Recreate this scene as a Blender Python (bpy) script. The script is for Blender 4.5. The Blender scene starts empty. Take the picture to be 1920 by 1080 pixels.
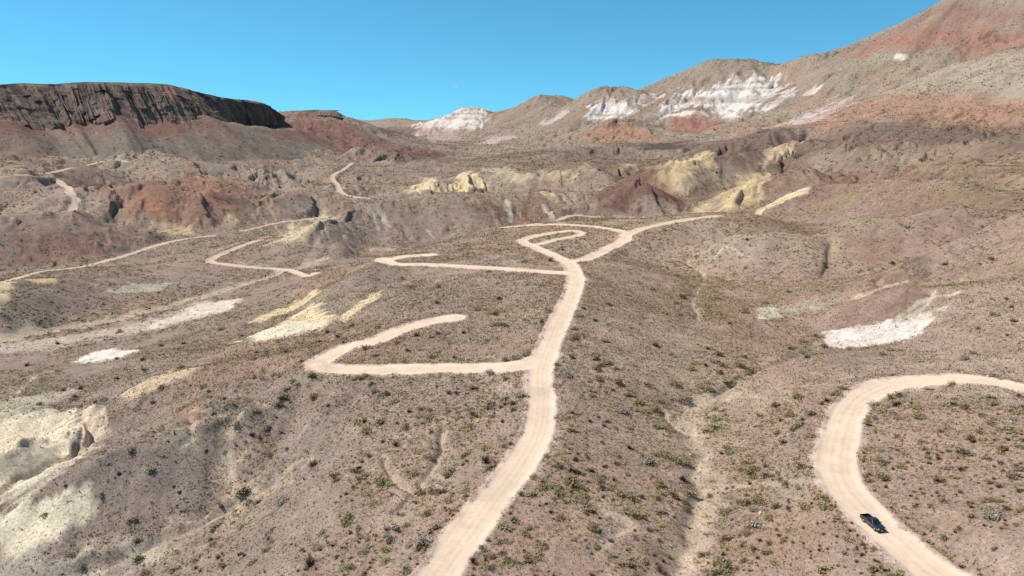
import bpy, bmesh, math, random, time
import numpy as np
from mathutils import Vector, Matrix
T0 = time.time()
C = bpy.context.scene.collection
SC = bpy.context.scene
R = math.radians
Q = 1.0                     # mesh quality

# ------------------------------------------------------------------ camera, sky, sun, exposure
CAM_H = 60.0
PITCH = R(14.5)
FPX = 1280.0                # focal length in photo pixels (1920 wide) -> 24 mm on a 36 mm sensor
cam_d = bpy.data.cameras.new('camera'); cam = bpy.data.objects.new('camera', cam_d); C.objects.link(cam)
cam.location = (0, 0, CAM_H); cam.rotation_euler = (R(90) - PITCH, 0, 0)
cam_d.sensor_width = 36; cam_d.lens = 36 * FPX / 1920
cam_d.clip_start = 1; cam_d.clip_end = 40000
SC.camera = cam
SUN_AZ, SUN_EL = R(-84), R(54)          # azimuth from +Y towards +X
world = bpy.data.worlds.new('World'); SC.world = world; world.use_nodes = True
nt = world.node_tree
bg = nt.nodes['Background']
sky = nt.nodes.new('ShaderNodeTexSky'); sky.sky_type = 'NISHITA'; sky.sun_disc = False
sky.sun_elevation = SUN_EL; sky.sun_rotation = SUN_AZ
sky.altitude = 900; sky.air_density = 0.8; sky.dust_density = 0.0; sky.ozone_density = 1.6
tcw = nt.nodes.new('ShaderNodeTexCoord'); vadd = nt.nodes.new('ShaderNodeVectorMath'); vadd.operation = 'ADD'
vadd.inputs[1].default_value = (0, 0, 0.13); vn = nt.nodes.new('ShaderNodeVectorMath'); vn.operation = 'NORMALIZE'
nt.links.new(tcw.outputs['Generated'], vadd.inputs[0]); nt.links.new(vadd.outputs[0], vn.inputs[0]); nt.links.new(vn.outputs[0], sky.inputs[0])
hs = nt.nodes.new('ShaderNodeMix'); hs.data_type = 'RGBA'; hs.blend_type = 'MULTIPLY'; hs.inputs[0].default_value = 1
hs.inputs[7].default_value = (0.48, 1.10, 1.10, 1)
nt.links.new(sky.outputs[0], hs.inputs[6]); nt.links.new(hs.outputs[2], bg.inputs[0])
bg.inputs[1].default_value = 0.12
sd = bpy.data.lights.new('sun', 'SUN'); sd.energy = 4.4; sd.angle = R(0.53); sd.color = (1.0, 0.93, 0.88)
sun = bpy.data.objects.new('sun', sd); C.objects.link(sun)
sdir = Vector((math.sin(SUN_AZ) * math.cos(SUN_EL), math.cos(SUN_AZ) * math.cos(SUN_EL), math.sin(SUN_EL)))
sun.rotation_euler = sdir.to_track_quat('Z', 'Y').to_euler()
SC.view_settings.view_transform = 'Standard'; SC.view_settings.look = 'None'
SC.view_settings.exposure = 0.38; SC.view_settings.gamma = 1.0

# ------------------------------------------------------------------ helpers
rng = np.random.default_rng(7)
KILL = 1.50                 # how bright albedo 1 renders in the sun, used to turn photo tones into albedo
def lin(c):
    c = np.asarray(c, float) / 255.0
    return np.where(c <= .04045, c / 12.92, ((c + .055) / 1.055) ** 2.4)
def alb(*c): return lin(c) / KILL
def sstep(a, b, x):
    t = np.clip((x - a) / (b - a), 0, 1); return t * t * (3 - 2 * t)
def hsh(i, j, s):
    i = i.astype(np.int64); j = j.astype(np.int64)
    n = (i * 374761393 + j * 668265263 + s * 2147483647 * 7 + s * 974711) & 0xffffffff
    n = ((n ^ (n >> 13)) * 1274126177) & 0xffffffff
    n = (n ^ (n >> 16)) & 0xffffff
    return (n / float(0xffffff)).astype(np.float32)
def vnoise(x, y, s=0):
    xi = np.floor(x); yi = np.floor(y); fx = (x - xi); fy = (y - yi)
    fx = fx * fx * fx * (fx * (fx * 6 - 15) + 10); fy = fy * fy * fy * (fy * (fy * 6 - 15) + 10)
    a = hsh(xi, yi, s); b = hsh(xi + 1, yi, s); c = hsh(xi, yi + 1, s); d = hsh(xi + 1, yi + 1, s)
    return ((a + (b - a) * fx) * (1 - fy) + (c + (d - c) * fx) * fy) * 2 - 1
def fbm(x, y, s=0, o=4, g=.5):
    v = 0; a = 1; t = 0
    for k in range(o):
        v = v + a * vnoise(x + 17.3 * k, y - 9.1 * k, s + k); t += a; a *= g
        x, y = (x * 1.6 + y * 1.2), (y * 1.6 - x * 1.2)
    return v / t
def ridged(x, y, s=0, o=4):
    v = 0; a = 1; t = 0
    for k in range(o):
        v = v + a * (1 - np.abs(vnoise(x + 7.7 * k, y - 5.1 * k, s + k))); t += a; a *= .5
        x, y = (x * 1.6 + y * 1.2), (y * 1.6 - x * 1.2)
    return v / t * 2 - 1
cp, sp = math.cos(PITCH), math.sin(PITCH)
def pix(u, v):
    """photo pixel -> azimuth, tangent of elevation"""
    x = (np.asarray(u, float) - 960) / FPX; y = -(np.asarray(v, float) - 540) / FPX
    dy = cp + y * sp; dz = -sp + y * cp
    return np.arctan2(x, dy), dz / np.hypot(x, dy)
def proj(x, y, z):
    """world -> photo pixel (used for choosing which plants are in view)"""
    zc = z - CAM_H; D = y * cp - zc * sp; up = y * sp + zc * cp
    return 960 + FPX * x / D, 540 - FPX * up / D, D

# ------------------------------------------------------------------ survey points of the land
# every row is a line of points (photo column, photo row, height z) or with distance r
Z, D_ = 'z', 'r'
LINES = [
 # the plateau that carries the main road
 (Z, [(700,1300,0),(770,1150,0),(820,1080,0),(915,950,0),(985,855,.5),(1010,780,1),(1014,700,1),(1050,600,1),(1080,530,1),(1065,490,0),(1110,480,0),(1180,440,0),(1345,405,1)]),
 (Z, [(1000,690,1),(900,691,0),(760,694,-1),(610,690,-2),(600,675,-2),(700,640,-1),(850,597,0)]),
 (Z, [(1040,512,0),(900,502,-1),(780,496,-2),(715,489,-3),(805,478,-3)]),
 (Z, [(1030,475,-.5),(985,455,-1),(1010,440,-1),(1085,436,-1),(1060,430,-1.5)]),
 (Z, [(945,427,-3),(1000,422,-2),(1040,421,-1),(1100,424,-.5),(1150,430,0),(1178,438,0)]),
 (Z, [(990,413,-3.5),(1040,411,-2),(1100,412,-1.5),(1160,416,-1)]),
 (Z, [(1240,420,.5),(1300,411,.5),(1345,405,1),(1390,402,1)]),
 (Z, [(950,760,-1),(880,830,-2.5),(820,900,-3),(740,960,-3.5),(650,1060,-3)]),
 (Z, [(780,770,-1.5),(720,775,-3),(640,785,-5.5),(560,785,-7.5)]),
 (Z, [(1000,600,0),(900,640,-.5),(880,560,-1),(760,560,-2.5),(700,530,-3.5)]),
 (Z, [(1150,1080,-1.5),(1130,940,-1.5),(1130,800,-1),(1150,650,-1),(1170,560,-2),(1180,500,-3),(1230,460,-3)]),
 # arroyo to the right of the road
 (Z, [(1270,1120,-3.6),(1290,1000,-3.6),(1330,900,-3.8),(1300,820,-4.2),(1300,760,-4.8),(1370,720,-5.3),(1440,680,-5.8),(1530,655,-6)]),
 (Z, [(1300,700,-4.6),(1290,620,-5.5),(1310,560,-6.5),(1290,500,-7.5),(1230,475,-6)]),
 (Z, [(1400,1000,-2.5),(1430,900,-2.5),(1470,800,-2),(1500,740,-1.5)]),
 (Z, [(1820,1150,4),(1700,1035,3.5),(1630,975,3),(1580,900,2),(1575,820,1.5),(1620,738,1),(1740,714,1.5),(1860,716,3),(1990,745,5)]),
 (Z, [(1750,800,3.5),(1850,900,6),(1900,1000,7.5),(1780,920,5)]),
 (Z, [(1980,850,8),(2000,1000,10),(2000,1150,11)]),
 # slope right of the pale patch, gully system
 (Z, [(1560,640,-6),(1640,645,-5),(1720,622,-2),(1750,600,1)]),
 (Z, [(1640,605,-2),(1700,585,1),(1600,570,-1),(1700,530,9)]),
 (Z, [(1800,640,1),(1900,640,4),(2000,640,7)]),
 (Z, [(1800,560,7),(1900,540,11),(2050,520,16)]),
 (Z, [(1450,560,-6),(1520,550,-4),(1420,590,-6)]),
 (Z, [(1480,600,-6.5),(1400,620,-6.5)]),
 (D_, [(1600,300,700),(1500,290,760)]),
 (D_, [(1700,310,640),(1850,300,620),(2000,280,620)]),
 (D_, [(1700,345,560),(1850,340,530),(2000,320,520)]),
 (D_, [(1350,268,900),(1450,245,900),(1600,262,780),(1750,262,760),(1900,262,740),(2050,250,740)]),
 (D_, [(1450,237,960),(1600,228,930),(1750,225,900),(1900,225,880),(2050,215,870)]),
 (D_, [(1500,225,1060),(1600,195,1120),(1700,165,1160),(1800,120,1200),(1920,92,1230),(2060,60,1250)]),
 # behind that spur, and the big mountain
 (D_, [(1500,228,1250),(1600,200,1350),(1700,172,1400),(1800,135,1420),(1920,110,1440)]),
 (D_, [(1560,150,1650),(1640,135,1650),(1700,110,1650),(1800,95,1620),(1920,80,1600)]),
 (D_, [(1600,110,1850),(1700,80,1800),(1800,78,1760),(1920,80,1700)]),
 (D_, [(1510,105,2000),(1590,98,1980),(1650,72,1960),(1700,45,1940),(1760,12,1930),(1800,-8,1920),(1920,-40,1900),(2080,-80,1900)]),
 (D_, [(1510,125,2350),(1650,95,2350),(1800,30,2350),(1920,0,2350)]),
 (D_, [(1265,140,2250),(1340,112,2200),(1400,111,2180),(1470,123,2150)]),
 (D_, [(1265,160,2650),(1400,135,2650),(1470,140,2600)]),
 (D_, [(1290,170,1950),(1345,165,1940),(1400,147,1960),(1455,163,1950),(1500,160,1850)]),
 (D_, [(1250,213,1750),(1320,214,1740),(1385,214,1730),(1450,200,1700),(1520,190,1650)]),
 (D_, [(1262,247,1650),(1330,243,1620),(1400,232,1500),(1450,232,1300)]),
 (D_, [(1086,184,2080),(1110,164,2050),(1140,160,2030),(1168,160,2030),(1190,170,2050),(1206,177,2130),(1230,160,2220)]),
 (D_, [(1110,190,2500),(1190,185,2500)]),
 (D_, [(1100,222,1820),(1140,226,1800),(1185,218,1820)]),
 (D_, [(955,214,2560),(985,186,2500),(1010,176,2480),(1038,177,2480),(1058,190,2480),(1074,204,2430)]),
 (D_, [(985,205,2900),(1050,200,2900)]),
 (D_, [(800,229,2780),(840,216,2720),(862,205,2690),(880,194,2680),(900,205,2680),(930,214,2700),(950,207,2600)]),
 (D_, [(820,240,3200),(900,228,3200)]),
 (D_, [(790,245,2520),(850,250,2480),(910,245,2400),(1000,222,2200),(1060,208,2150)]),
 (D_, [(800,268,2150),(850,262,2150),(900,268,1950),(1000,250,1850),(1080,235,1800)]),
 (D_, [(1160,224,1480),(1130,236,1470),(1200,240,1450),(1060,258,1400),(1150,262,1380),(1270,264,1350)]),
 (D_, [(1160,236,1620),(1060,262,1560)]),
 (D_, [(1270,283,1150),(1350,285,1000),(1200,280,1150),(1100,275,1250),(1000,282,1250),(900,285,1350)]),
 (D_, [(660,226,3300),(700,226,3300),(715,226,3250),(740,218,3250),(765,224,3250),(790,232,3300)]),
 (D_, [(640,250,3900),(740,245,3900)]),
 (D_, [(700,255,2600),(760,262,2500),(700,265,2000)]),
 # second red mesa
 (D_, [(535,209,1750),(580,206,1740),(620,207,1730),(640,214,1720),(660,226,1720)]),
 (D_, [(560,250,1500),(640,262,1450),(720,275,1450),(780,278,1500),(830,292,1400)]),
 (D_, [(540,225,2000),(620,222,2000)]),
 # central hills, yellow mounds
 (D_, [(850,300,1150),(1000,300,1050),(1100,305,950),(1180,300,950)]),
 # slopes below the plateau on the left
 (Z, [(640,520,-12),(600,545,-15),(560,580,-22),(480,600,-25)]),
 (Z, [(590,573,-11),(560,590,-14),(520,615,-20),(450,640,-25)]),
 (Z, [(700,560,-6),(720,540,-7),(640,600,-9),(600,640,-6.5)]),
 (Z, [(560,660,-6),(480,690,-9),(380,695,-13),(300,715,-17),(240,745,-21)]),
 (Z, [(440,655,-16),(340,665,-22),(240,690,-26),(120,710,-28)]),
 # valley floor
 (Z, [(-150,665,-31),(0,655,-31),(200,625,-31),(350,592,-31),(450,562,-30.5),(530,525,-30)]),
 (Z, [(-150,700,-30),(0,690,-30),(140,678,-29.5),(250,660,-29)]),
 (Z, [(300,520,-30),(400,540,-30.5),(480,505,-29.5),(600,480,-30)]),
 (Z, [(-150,540,-29),(0,525,-28),(160,500,-28),(290,462,-28),(400,442,-28),(520,420,-28),(610,406,-28)]),
 (Z, [(490,450,-29),(395,490,-29.5),(480,502,-29),(570,516,-26)]),
 (D_, [(640,372,700),(690,372,760),(620,340,800),(660,306,980)]),
 # mound on the left
 (D_, [(-100,545,375),(0,527,395),(50,521,402),(110,523,402),(160,545,385),(210,568,368)]),
 (Z, [(-150,640,-30),(0,625,-30),(100,606,-30),(250,588,-30.5),(300,565,-30.5)]),
 (D_, [(-60,585,355),(40,578,360),(120,575,362)]),
 (D_, [(0,512,470),(150,502,475)]),
 # left foreground: badland crest, gullies, face with the yellow patch
 (Z, [(-200,770,-30),(0,745,-30),(100,740,-28),(180,735,-26)]),
 (Z, [(-120,985,-25),(0,925,-24.5),(60,897,-24),(110,872,-23.5),(150,845,-23),(165,815,-23),(150,780,-23.5)]),
 (Z, [(150,770,-23.5),(250,750,-20),(350,740,-15),(430,730,-11)]),
 (Z, [(-150,1150,-26.5),(0,1068,-25.5),(150,1048,-24),(280,1010,-22),(400,965,-18.5),(520,900,-13.5),(600,852,-9.8),(700,812,-5)]),
 (Z, [(100,1180,-22),(250,1100,-19.5),(400,1030,-15),(520,960,-11),(600,900,-7.5)]),
 (Z, [(300,1200,-14),(450,1100,-10),(560,1020,-7)]),
 # far left slopes up to the mesa
 (D_, [(140,392,548),(130,345,650),(35,325,720),(240,302,900)]),
 (D_, [(400,330,790),(500,300,980),(450,345,760),(560,340,830)]),
 (D_, [(-150,330,760),(-150,420,520),(-150,290,900)]),
 (D_, [(0,290,900),(100,290,930),(300,285,1000),(420,285,1030),(560,275,1180)]),
 (D_, [(650,290,1200),(720,300,1100),(780,310,1050),(620,310,1000)]),
 (D_, [(-150,245,1050),(0,245,1040),(120,250,1060),(250,248,1090),(400,255,1150),(500,258,1250),(560,262,1320)]),
 # ground under the mesa, out of sight
 (D_, [(-250,218,1100),(0,216,1120),(150,212,1150),(280,217,1160),(400,232,1230),(500,241,1330),(555,248,1400)]),
 (D_, [(0,220,1300),(300,218,1400),(480,235,1500)]),
 (D_, [(-150,240,2600),(100,240,2600),(300,240,2600),(500,240,2600)]),
]
# hills standing in front of one another: photo column, row of the crest, row of the foot, height of the foot; last the slope of the face
HILLS = [
 (.30, [(980,288,302,-12),(1060,278,300,-10),(1150,272,298,-8),(1230,278,296,-6)]),
 (.35, [(690,268,300,-14),(740,275,306,-15),(790,285,315,-16)]),
 (.30, [(560,292,325,-20),(620,300,335,-22),(680,315,340,-23)]),
 (.30, [(100,292,325,-3),(200,285,318,0),(300,283,318,0),(380,290,325,-4)]),
 (.30, [(440,300,340,-14),(500,305,345,-16),(545,312,350,-18)]),
 (.30, [(1560,318,352,0),(1640,308,345,5),(1720,300,335,12),(1800,305,335,16)]),
 (.30, [(1780,350,378,10),(1860,338,368,14),(1960,325,360,18)]),
 (.36, [(610,405,500,-30),(660,386,476,-30),(720,369,462,-29),(800,360,450,-28),(900,358,440,-26),(1000,352,418,-23),(1060,349,405,-20)]),
 (.50, [(-80,992,1110,-26.5),(0,957,1068,-25.5),(100,905,1055,-24.5),(200,858,1035,-23),(330,806,992,-20),(450,762,935,-16.5)]),
 (.50, [(-80,880,960,-25),(0,845,925,-24.5),(50,826,903,-24),(100,828,878,-23.7)]),
 (.40, [(-60,790,870,-26.5),(0,775,845,-26),(60,766,820,-25),(110,774,812,-24.5)]),
 (.50, [(140,790,846,-23.2),(180,765,820,-22)]),
 (.50, [(878,321,357,-25)]), (.45, [(812,333,361,-26)]),
 (.40, [(920,318,348,-22),(1000,321,350,-20),(1060,316,350,-18),(1120,309,350,-16),(1170,300,340,-14)]),
 (.55, [(1150,345,402,-20),(1190,325,402,-20),(1235,348,400,-19)]),
 (.40, [(1224,312,366,-16),(1262,302,366,-15),(1326,287,356,-12),(1400,268,346,-8),(1480,256,332,-4)]),
 (.38, [(1370,352,396,-13),(1410,335,394,-12),(1438,327,392,-11),(1500,312,386,-8),(1570,300,376,-4)]),
 (.34, [(1440,383,407,-10),(1480,366,406,-9),(1516,352,404,-7),(1590,342,410,-4),(1680,334,420,0),(1780,330,425,6)]),
 (.34, [(1330,447,512,-8),(1380,432,522,-8),(1440,428,526,-7),(1500,436,530,-6)]),
 (.36, [(1545,420,520,-5),(1600,406,520,-3),(1660,402,512,-1),(1720,396,500,2),(1790,380,480,6)]),
 (.34, [(1650,500,548,1),(1750,452,520,4),(1850,407,500,9),(1930,374,486,14),(2060,330,470,22)]),
 (.34, [(-80,398,528,-29),(0,400,516,-29),(100,393,502,-29),(180,396,488,-29),(240,407,474,-29),(290,430,462,-29)]),
 (.34, [(215,352,448,-28),(260,340,445,-28),(330,345,442,-28),(390,354,440,-28),(440,368,432,-28)]),
 (.34, [(470,368,428,-28),(520,362,420,-28),(560,358,411,-28),(610,362,402,-27)]),
]
FOOT = [(690,372,-25),(760,360,-25),(835,357,-25),(908,352,-25),(640,385,-27),(600,398,-28),(1095,404,-20),(1285,396,-19),(1340,400,-16),(1215,368,-16),(1410,402,-11)]
cx_, cy_, cz_ = [], [], []
def ctl(az, r, z): cx_.append(az); cy_.append(math.log(r)); cz_.append(z / r)
for sl_, pts in HILLS:
    pts = np.array(pts, float); out = [pts[0]]
    for a, b in zip(pts[:-1], pts[1:]):
        n = max(1, int(abs(a[0] - b[0]) / 32))
        for k in range(1, n + 1): out.append(a + (b - a) * k / n)
    for u, vc, vf, zf in out:
        az, tf = pix(u, vf); _, tc = pix(u, vc); r2 = (zf - CAM_H) / tf; r1 = (CAM_H - zf + sl_ * r2) / (sl_ - tc); zc = CAM_H + tc * r1
        ctl(az, r2, zf); ctl(az, r1, zc); ctl(az, (r1 + r2) / 2, (zc + zf) / 2 - .04 * (zc - zf)); ctl(az, r1 + (zc - zf) * 1.5, zf + .25 * (zc - zf))
for u, v, z in FOOT:
    az, t_ = pix(u, v); ctl(az, (z - CAM_H) / t_, z)
for mode, pts in LINES:
    pts = np.array(pts, float)
    out = [pts[0]]
    for a, b in zip(pts[:-1], pts[1:]):          # one midpoint between neighbours keeps lines continuous
        n = max(1, int(np.hypot(a[0] - b[0], a[1] - b[1]) / 90))
        for k in range(1, n + 1): out.append(a + (b - a) * k / n)
    for u, v, w in out:
        az, te = pix(u, v)
        r = (w - CAM_H) / te if mode == Z else w
        cx_.append(az); cy_.append(math.log(r)); cz_.append((CAM_H + te * r) / r)
for az in np.linspace(-1.0, 1.0, 9):            # under the drone, and the far rim of the map
    for r, zz in ((12, 0 - 4 * max(0, -az)), (40, -6 * max(0, -az) + 3 * max(0, az)), (5200, 20)):
        cx_.append(az); cy_.append(math.log(r)); cz_.append(zz / r)
for az, r, zz in ((-.95, 200, -28), (-.95, 400, -28), (-.95, 700, 0), (-.95, 100, -22), (.9, 100, 12), (.9, 200, 20), (.9, 400, 60), (.9, 900, 160), (.9, 1900, 400), (-.95, 1100, 40)):
    cx_.append(az); cy_.append(math.log(r)); cz_.append(zz / r)
cx_ = np.array(cx_); cy_ = np.array(cy_) * .8; cz_ = np.array(cz_)
def kern(d2): return np.sqrt(d2 + .009 ** 2)
Nc = len(cx_)
print('controls', Nc)
K = kern((cx_[:, None] - cx_) ** 2 + (cy_[:, None] - cy_) ** 2) - np.eye(Nc) * .004
A_ = np.zeros((Nc + 1, Nc + 1)); A_[:Nc, :Nc] = K; A_[:Nc, Nc] = 1; A_[Nc, :Nc] = 1
wts = np.linalg.solve(A_, np.append(cz_, 0))

# ------------------------------------------------------------------ polar height grid
TH0, TH1 = R(-56), R(56); R0, R1 = 14.0, 5000.0
NT = int(1640 * Q); NR = int(1560 * Q)
th = np.linspace(TH0, TH1, NT); L0, L1 = math.log(R0), math.log(R1); lr = np.linspace(L0, L1, NR)
GA, GB = 380, 540
ct = np.linspace(TH0, TH1, GA); cl = np.linspace(L0, L1, GB)
coarse = np.zeros((GB, GA))
for i, l in enumerate(cl):
    coarse[i] = kern((ct[:, None] - cx_) ** 2 + (l * .8 - cy_) ** 2) @ wts[:Nc] + wts[Nc]
for _ in range(5):                                # light smoothing
    p_ = np.pad(coarse, 1, 'edge'); coarse = (p_[1:-1, 1:-1] * 2 + p_[:-2, 1:-1] + p_[2:, 1:-1] + p_[1:-1, :-2] + p_[1:-1, 2:]) / 6
def cub(f):
    return np.stack([-.5 * f + f * f - .5 * f ** 3, 1 - 2.5 * f * f + 1.5 * f ** 3, .5 * f + 2 * f * f - 1.5 * f ** 3, -.5 * f * f + .5 * f ** 3])
def resample(a, n, axis):
    m = a.shape[axis]; x = np.linspace(0, m - 1, n); i = np.clip(np.floor(x).astype(int), 0, m - 2); w = cub(x - i)
    a = np.moveaxis(a, axis, 0); o = 0
    for k in range(4): o = o + w[k].reshape((-1,) + (1,) * (a.ndim - 1)) * a[np.clip(i + k - 1, 0, m - 1)]
    return np.moveaxis(o, 0, axis)
rr = np.exp(lr)[:, None]
H = (resample(resample(coarse, NR, 0), NT, 1) * rr).astype(np.float32)
X = (rr * np.sin(th)[None, :]).astype(np.float32); Y = (rr * np.cos(th)[None, :]).astype(np.float32)
RR = np.broadcast_to(rr, X.shape).astype(np.float32)
step = RR * (lr[1] - lr[0])
sT, cT = np.sin(th)[None, :].astype(np.float32), np.cos(th)[None, :].astype(np.float32)
def grad(h):
    dr = np.gradient(h, lr, axis=0) / rr; dt = np.gradient(h, th, axis=1) / rr
    return (dr * sT + dt * cT).astype(np.float32), (dr * cT - dt * sT).astype(np.float32)
# rolling relief
far = sstep(250, 900, RR)
near_flat = 1 - .75 * sstep(.35, .0, np.abs(np.arctan2(X, Y) - .05)) * sstep(420, 250, RR)
H += (fbm(X / 230, Y / 230, 3, 3) * 8 * far + fbm(X / 60, Y / 60, 11, 3) * (1.1 * near_flat + 1.6 * far) + fbm(X / 14, Y / 14, 23, 3) * .2).astype(np.float32)
rug = sstep(380, 480, RR) * sstep(1150, 800, RR) * (.6 + .4 * sstep(80, 200, X)) * sstep(-1.6, .2, fbm(X / 160, Y / 160, 19, 2) * 2)
H += (rug * 4.0 * (ridged(X / 95, Y / 95, 15, 4) - .35)).astype(np.float32)
gx, gy = grad(H)
def erosion(x, y, gx, gy, lam, seed):
    g = np.sqrt(gx * gx + gy * gy) + 1e-4; px, py = -gy / g, gx / g
    cell = lam * 1.7; xi = np.floor(x / cell); yi = np.floor(y / cell)
    h = np.zeros_like(x); dd = np.zeros_like(x); W = np.full_like(x, 1e-4); k = 2 * math.pi / lam
    for di in (-1, 0, 1):
        for dj in (-1, 0, 1):
            cx = (xi + di + .5 + (hsh(xi + di, yi + dj, seed) - .5) * .9) * cell
            cy = (yi + dj + .5 + (hsh(xi + di, yi + dj, seed + 1) - .5) * .9) * cell
            dx = x - cx; dy = y - cy; w = np.exp(-(dx * dx + dy * dy) / (cell * cell) * 2.2)
            ph = (dx * px + dy * py) * k
            h += w * np.cos(ph); dd -= w * np.sin(ph) * k; W += w
    c = h / W; q = dd / W / k; m = np.sqrt(c * c + q * q) + .3; c = c / m; q = q / m      # sharp gullies between rounded spurs
    a = np.sqrt(np.clip((1 + c) / 2, .003, 1)); e = q * k / (2 * a + .25)
    return a * 2 - 1.27, e * px, e * py
STR = {}
rough = 1.0 - .55 * near_flat * (1 - far)
for lam, amp, sd_ in ((150, .05, 31), (58, .042, 41), (23, .034, 51), (9, .026, 61), (3.6, .018, 71)):
    sl = np.sqrt(gx * gx + gy * gy); keep = sstep(2.0, 4.5, lam / step) * (1 if lam < 60 else sstep(300, 700, RR))
    h, dx, dy = erosion(X, Y, gx, gy, lam, sd_)
    STR[lam] = h
    fb_ = 1 + .7 * sstep(900, 1500, RR) * (lam > 20)
    a = (fb_ * amp * lam * sstep(.04, .36, sl) * keep * np.maximum(.45 + .55 * sstep(180, 420, RR), 1.15 * sstep(-12, -45, X) * sstep(-.02, .06, sl))).astype(np.float32)
    H += a * h; gx = gx + a * dx; gy = gy + a * dy
del gx, gy
print('terrain', time.time() - T0)

# ------------------------------------------------------------------ pixel -> ground (survey ray on the height grid)
def cast(u, v, rmin=20):
    az, te = pix(u, v); f = (az - TH0) / (TH1 - TH0) * (NT - 1); i = int(min(max(f, 0), NT - 2)); f -= i
    col = H[:, i] * (1 - f) + H[:, i + 1] * f
    d = col - (CAM_H + te * rr[:, 0]); k = np.nonzero((d >= 0) & (rr[:, 0] > rmin))[0]
    if len(k) == 0: return None
    k = k[0]
    if k == 0: r = rr[0, 0]
    else: a, b = d[k - 1], d[k]; r = rr[k - 1, 0] + (rr[k, 0] - rr[k - 1, 0]) * (-a / (b - a + 1e-9))
    return float(r * math.sin(az)), float(r * math.cos(az))
def hz(x, y):
    """height of the ground at world x, y (bilinear)"""
    x = np.asarray(x, float); y = np.asarray(y, float)
    a = np.clip((np.arctan2(x, y) - TH0) / (TH1 - TH0) * (NT - 1), 0, NT - 1.001)
    b = np.clip((np.log(np.hypot(x, y)) - L0) / (L1 - L0) * (NR - 1), 0, NR - 1.001)
    i = a.astype(int); j = b.astype(int); fa = a - i; fb = b - j
    return (H[j, i] * (1 - fa) + H[j, i + 1] * fa) * (1 - fb) + (H[j + 1, i] * (1 - fa) + H[j + 1, i + 1] * fa) * fb
def gi(x, y, pad):
    x = np.array(x); y = np.array(y)
    xs = np.concatenate([x + a * pad for a in (-1, 0, 1) for b in (-1, 0, 1)]); ys = np.concatenate([y + b * pad for a in (-1, 0, 1) for b in (-1, 0, 1)])
    a = (np.arctan2(xs, ys) - TH0) / (TH1 - TH0) * (NT - 1); b = (np.log(np.maximum(np.hypot(xs, ys), R0)) - L0) / (L1 - L0) * (NR - 1)
    return slice(max(0, int(b.min()) - 1), min(NR, int(b.max()) + 3)), slice(max(0, int(a.min()) - 1), min(NT, int(a.max()) + 3))
def line_field(pts, maxd, vals=None):
    D = np.full(X.shape, maxd, np.float32); V = np.zeros(X.shape, np.float32)
    for k in range(len(pts) - 1):
        (ax, ay), (bx, by) = pts[k][:2], pts[k + 1][:2]
        s = gi([ax, bx], [ay, by], maxd)
        x = X[s] - ax; y = Y[s] - ay; ex, ey = bx - ax, by - ay
        t = np.clip((x * ex + y * ey) / (ex * ex + ey * ey + 1e-9), 0, 1)
        d = np.hypot(x - t * ex, y - t * ey); m = d < D[s]
        D[s] = np.where(m, d, D[s])
        if vals is not None: V[s] = np.where(m, vals[k] * (1 - t) + vals[k + 1] * t, V[s])
    return D, V
def spline(pts, n=6):
    P = np.array(pts, float); P = np.vstack([2 * P[0] - P[1], P, 2 * P[-1] - P[-2]]); out = []
    for k in range(1, len(P) - 2):
        for t in np.arange(n) / n:
            out.append(.5 * (2 * P[k] + (P[k + 1] - P[k - 1]) * t + (2 * P[k - 1] - 5 * P[k] + 4 * P[k + 1] - P[k + 2]) * t * t + (3 * P[k] - P[k - 1] - 3 * P[k + 1] + P[k + 2]) * t ** 3))
    out.append(P[-2]); return np.array(out)
def path(px, n=6):
    w = [cast(u, v) for u, v in px]; w = [p for p in w if p]
    return spline(w, n)

# ------------------------------------------------------------------ roads: graded into the slope
ROADS = [
 (5.3, [(740,1180),(770,1150),(820,1080),(870,1013),(920,943),(975,870),(1008,805),(1015,750),(1013,700),(1027,655),(1050,600),(1070,560),(1080,525),(1074,503),(1063,491)]),
 (5.2, [(1063,491),(1100,484),(1140,468),(1170,452),(1178,438),(1220,425),(1280,414),(1345,405)]),
 (4.6, [(1063,491),(1030,476),(1000,463),(979,452),(1000,444),(1042,436)]),
 (3.0, [(1036,437),(1070,433),(1091,437),(1078,443),(1045,449),(1010,458),(990,459)]),
 (4.6, [(1178,438),(1150,430),(1100,424),(1040,421),(1000,422),(945,427)]),
 (3.0, [(1010,419),(1060,412),(1120,407)]),
 (4.6, [(1060,513),(1000,508),(900,502),(800,497),(745,495),(715,489),(735,484),(770,481),(808,478)]),
 (5.4, [(1012,675),(985,684),(950,689),(900,691),(800,692),(720,694),(650,694),(607,688),(602,674),(640,658),(700,640),(760,617),(810,603),(853,596)]),
 (5.7, [(1860,1150),(1800,1110),(1745,1070),(1690,1022),(1635,972),(1590,925),(1568,880),(1575,820),(1592,772),(1622,740),(1670,722),(1740,714),(1800,711),(1860,717),(1925,732),(2000,752)]),
 (3.0, [(-60,535),(0,525),(80,513),(160,500),(240,480),(290,462),(340,450),(400,442)]),
 (2.6, [(455,433),(520,420),(560,412),(612,406)]),
 (3.6, [(490,450),(450,462),(405,482),(395,491),(430,497),(480,502),(540,508),(572,516),(590,513)]),
 (4.2, [(35,328),(70,331),(105,336),(125,345),(130,360),(143,378),(136,390),(125,396)]),
 (3.0, [(75,325),(120,316),(180,307),(240,303)]),
 (4.0, [(660,306),(643,318),(624,328),(632,345),(640,360),(665,370),(692,372)]),
]
ROAD = np.full(X.shape, 9.0, np.float32)         # signed distance to the road edge
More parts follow.
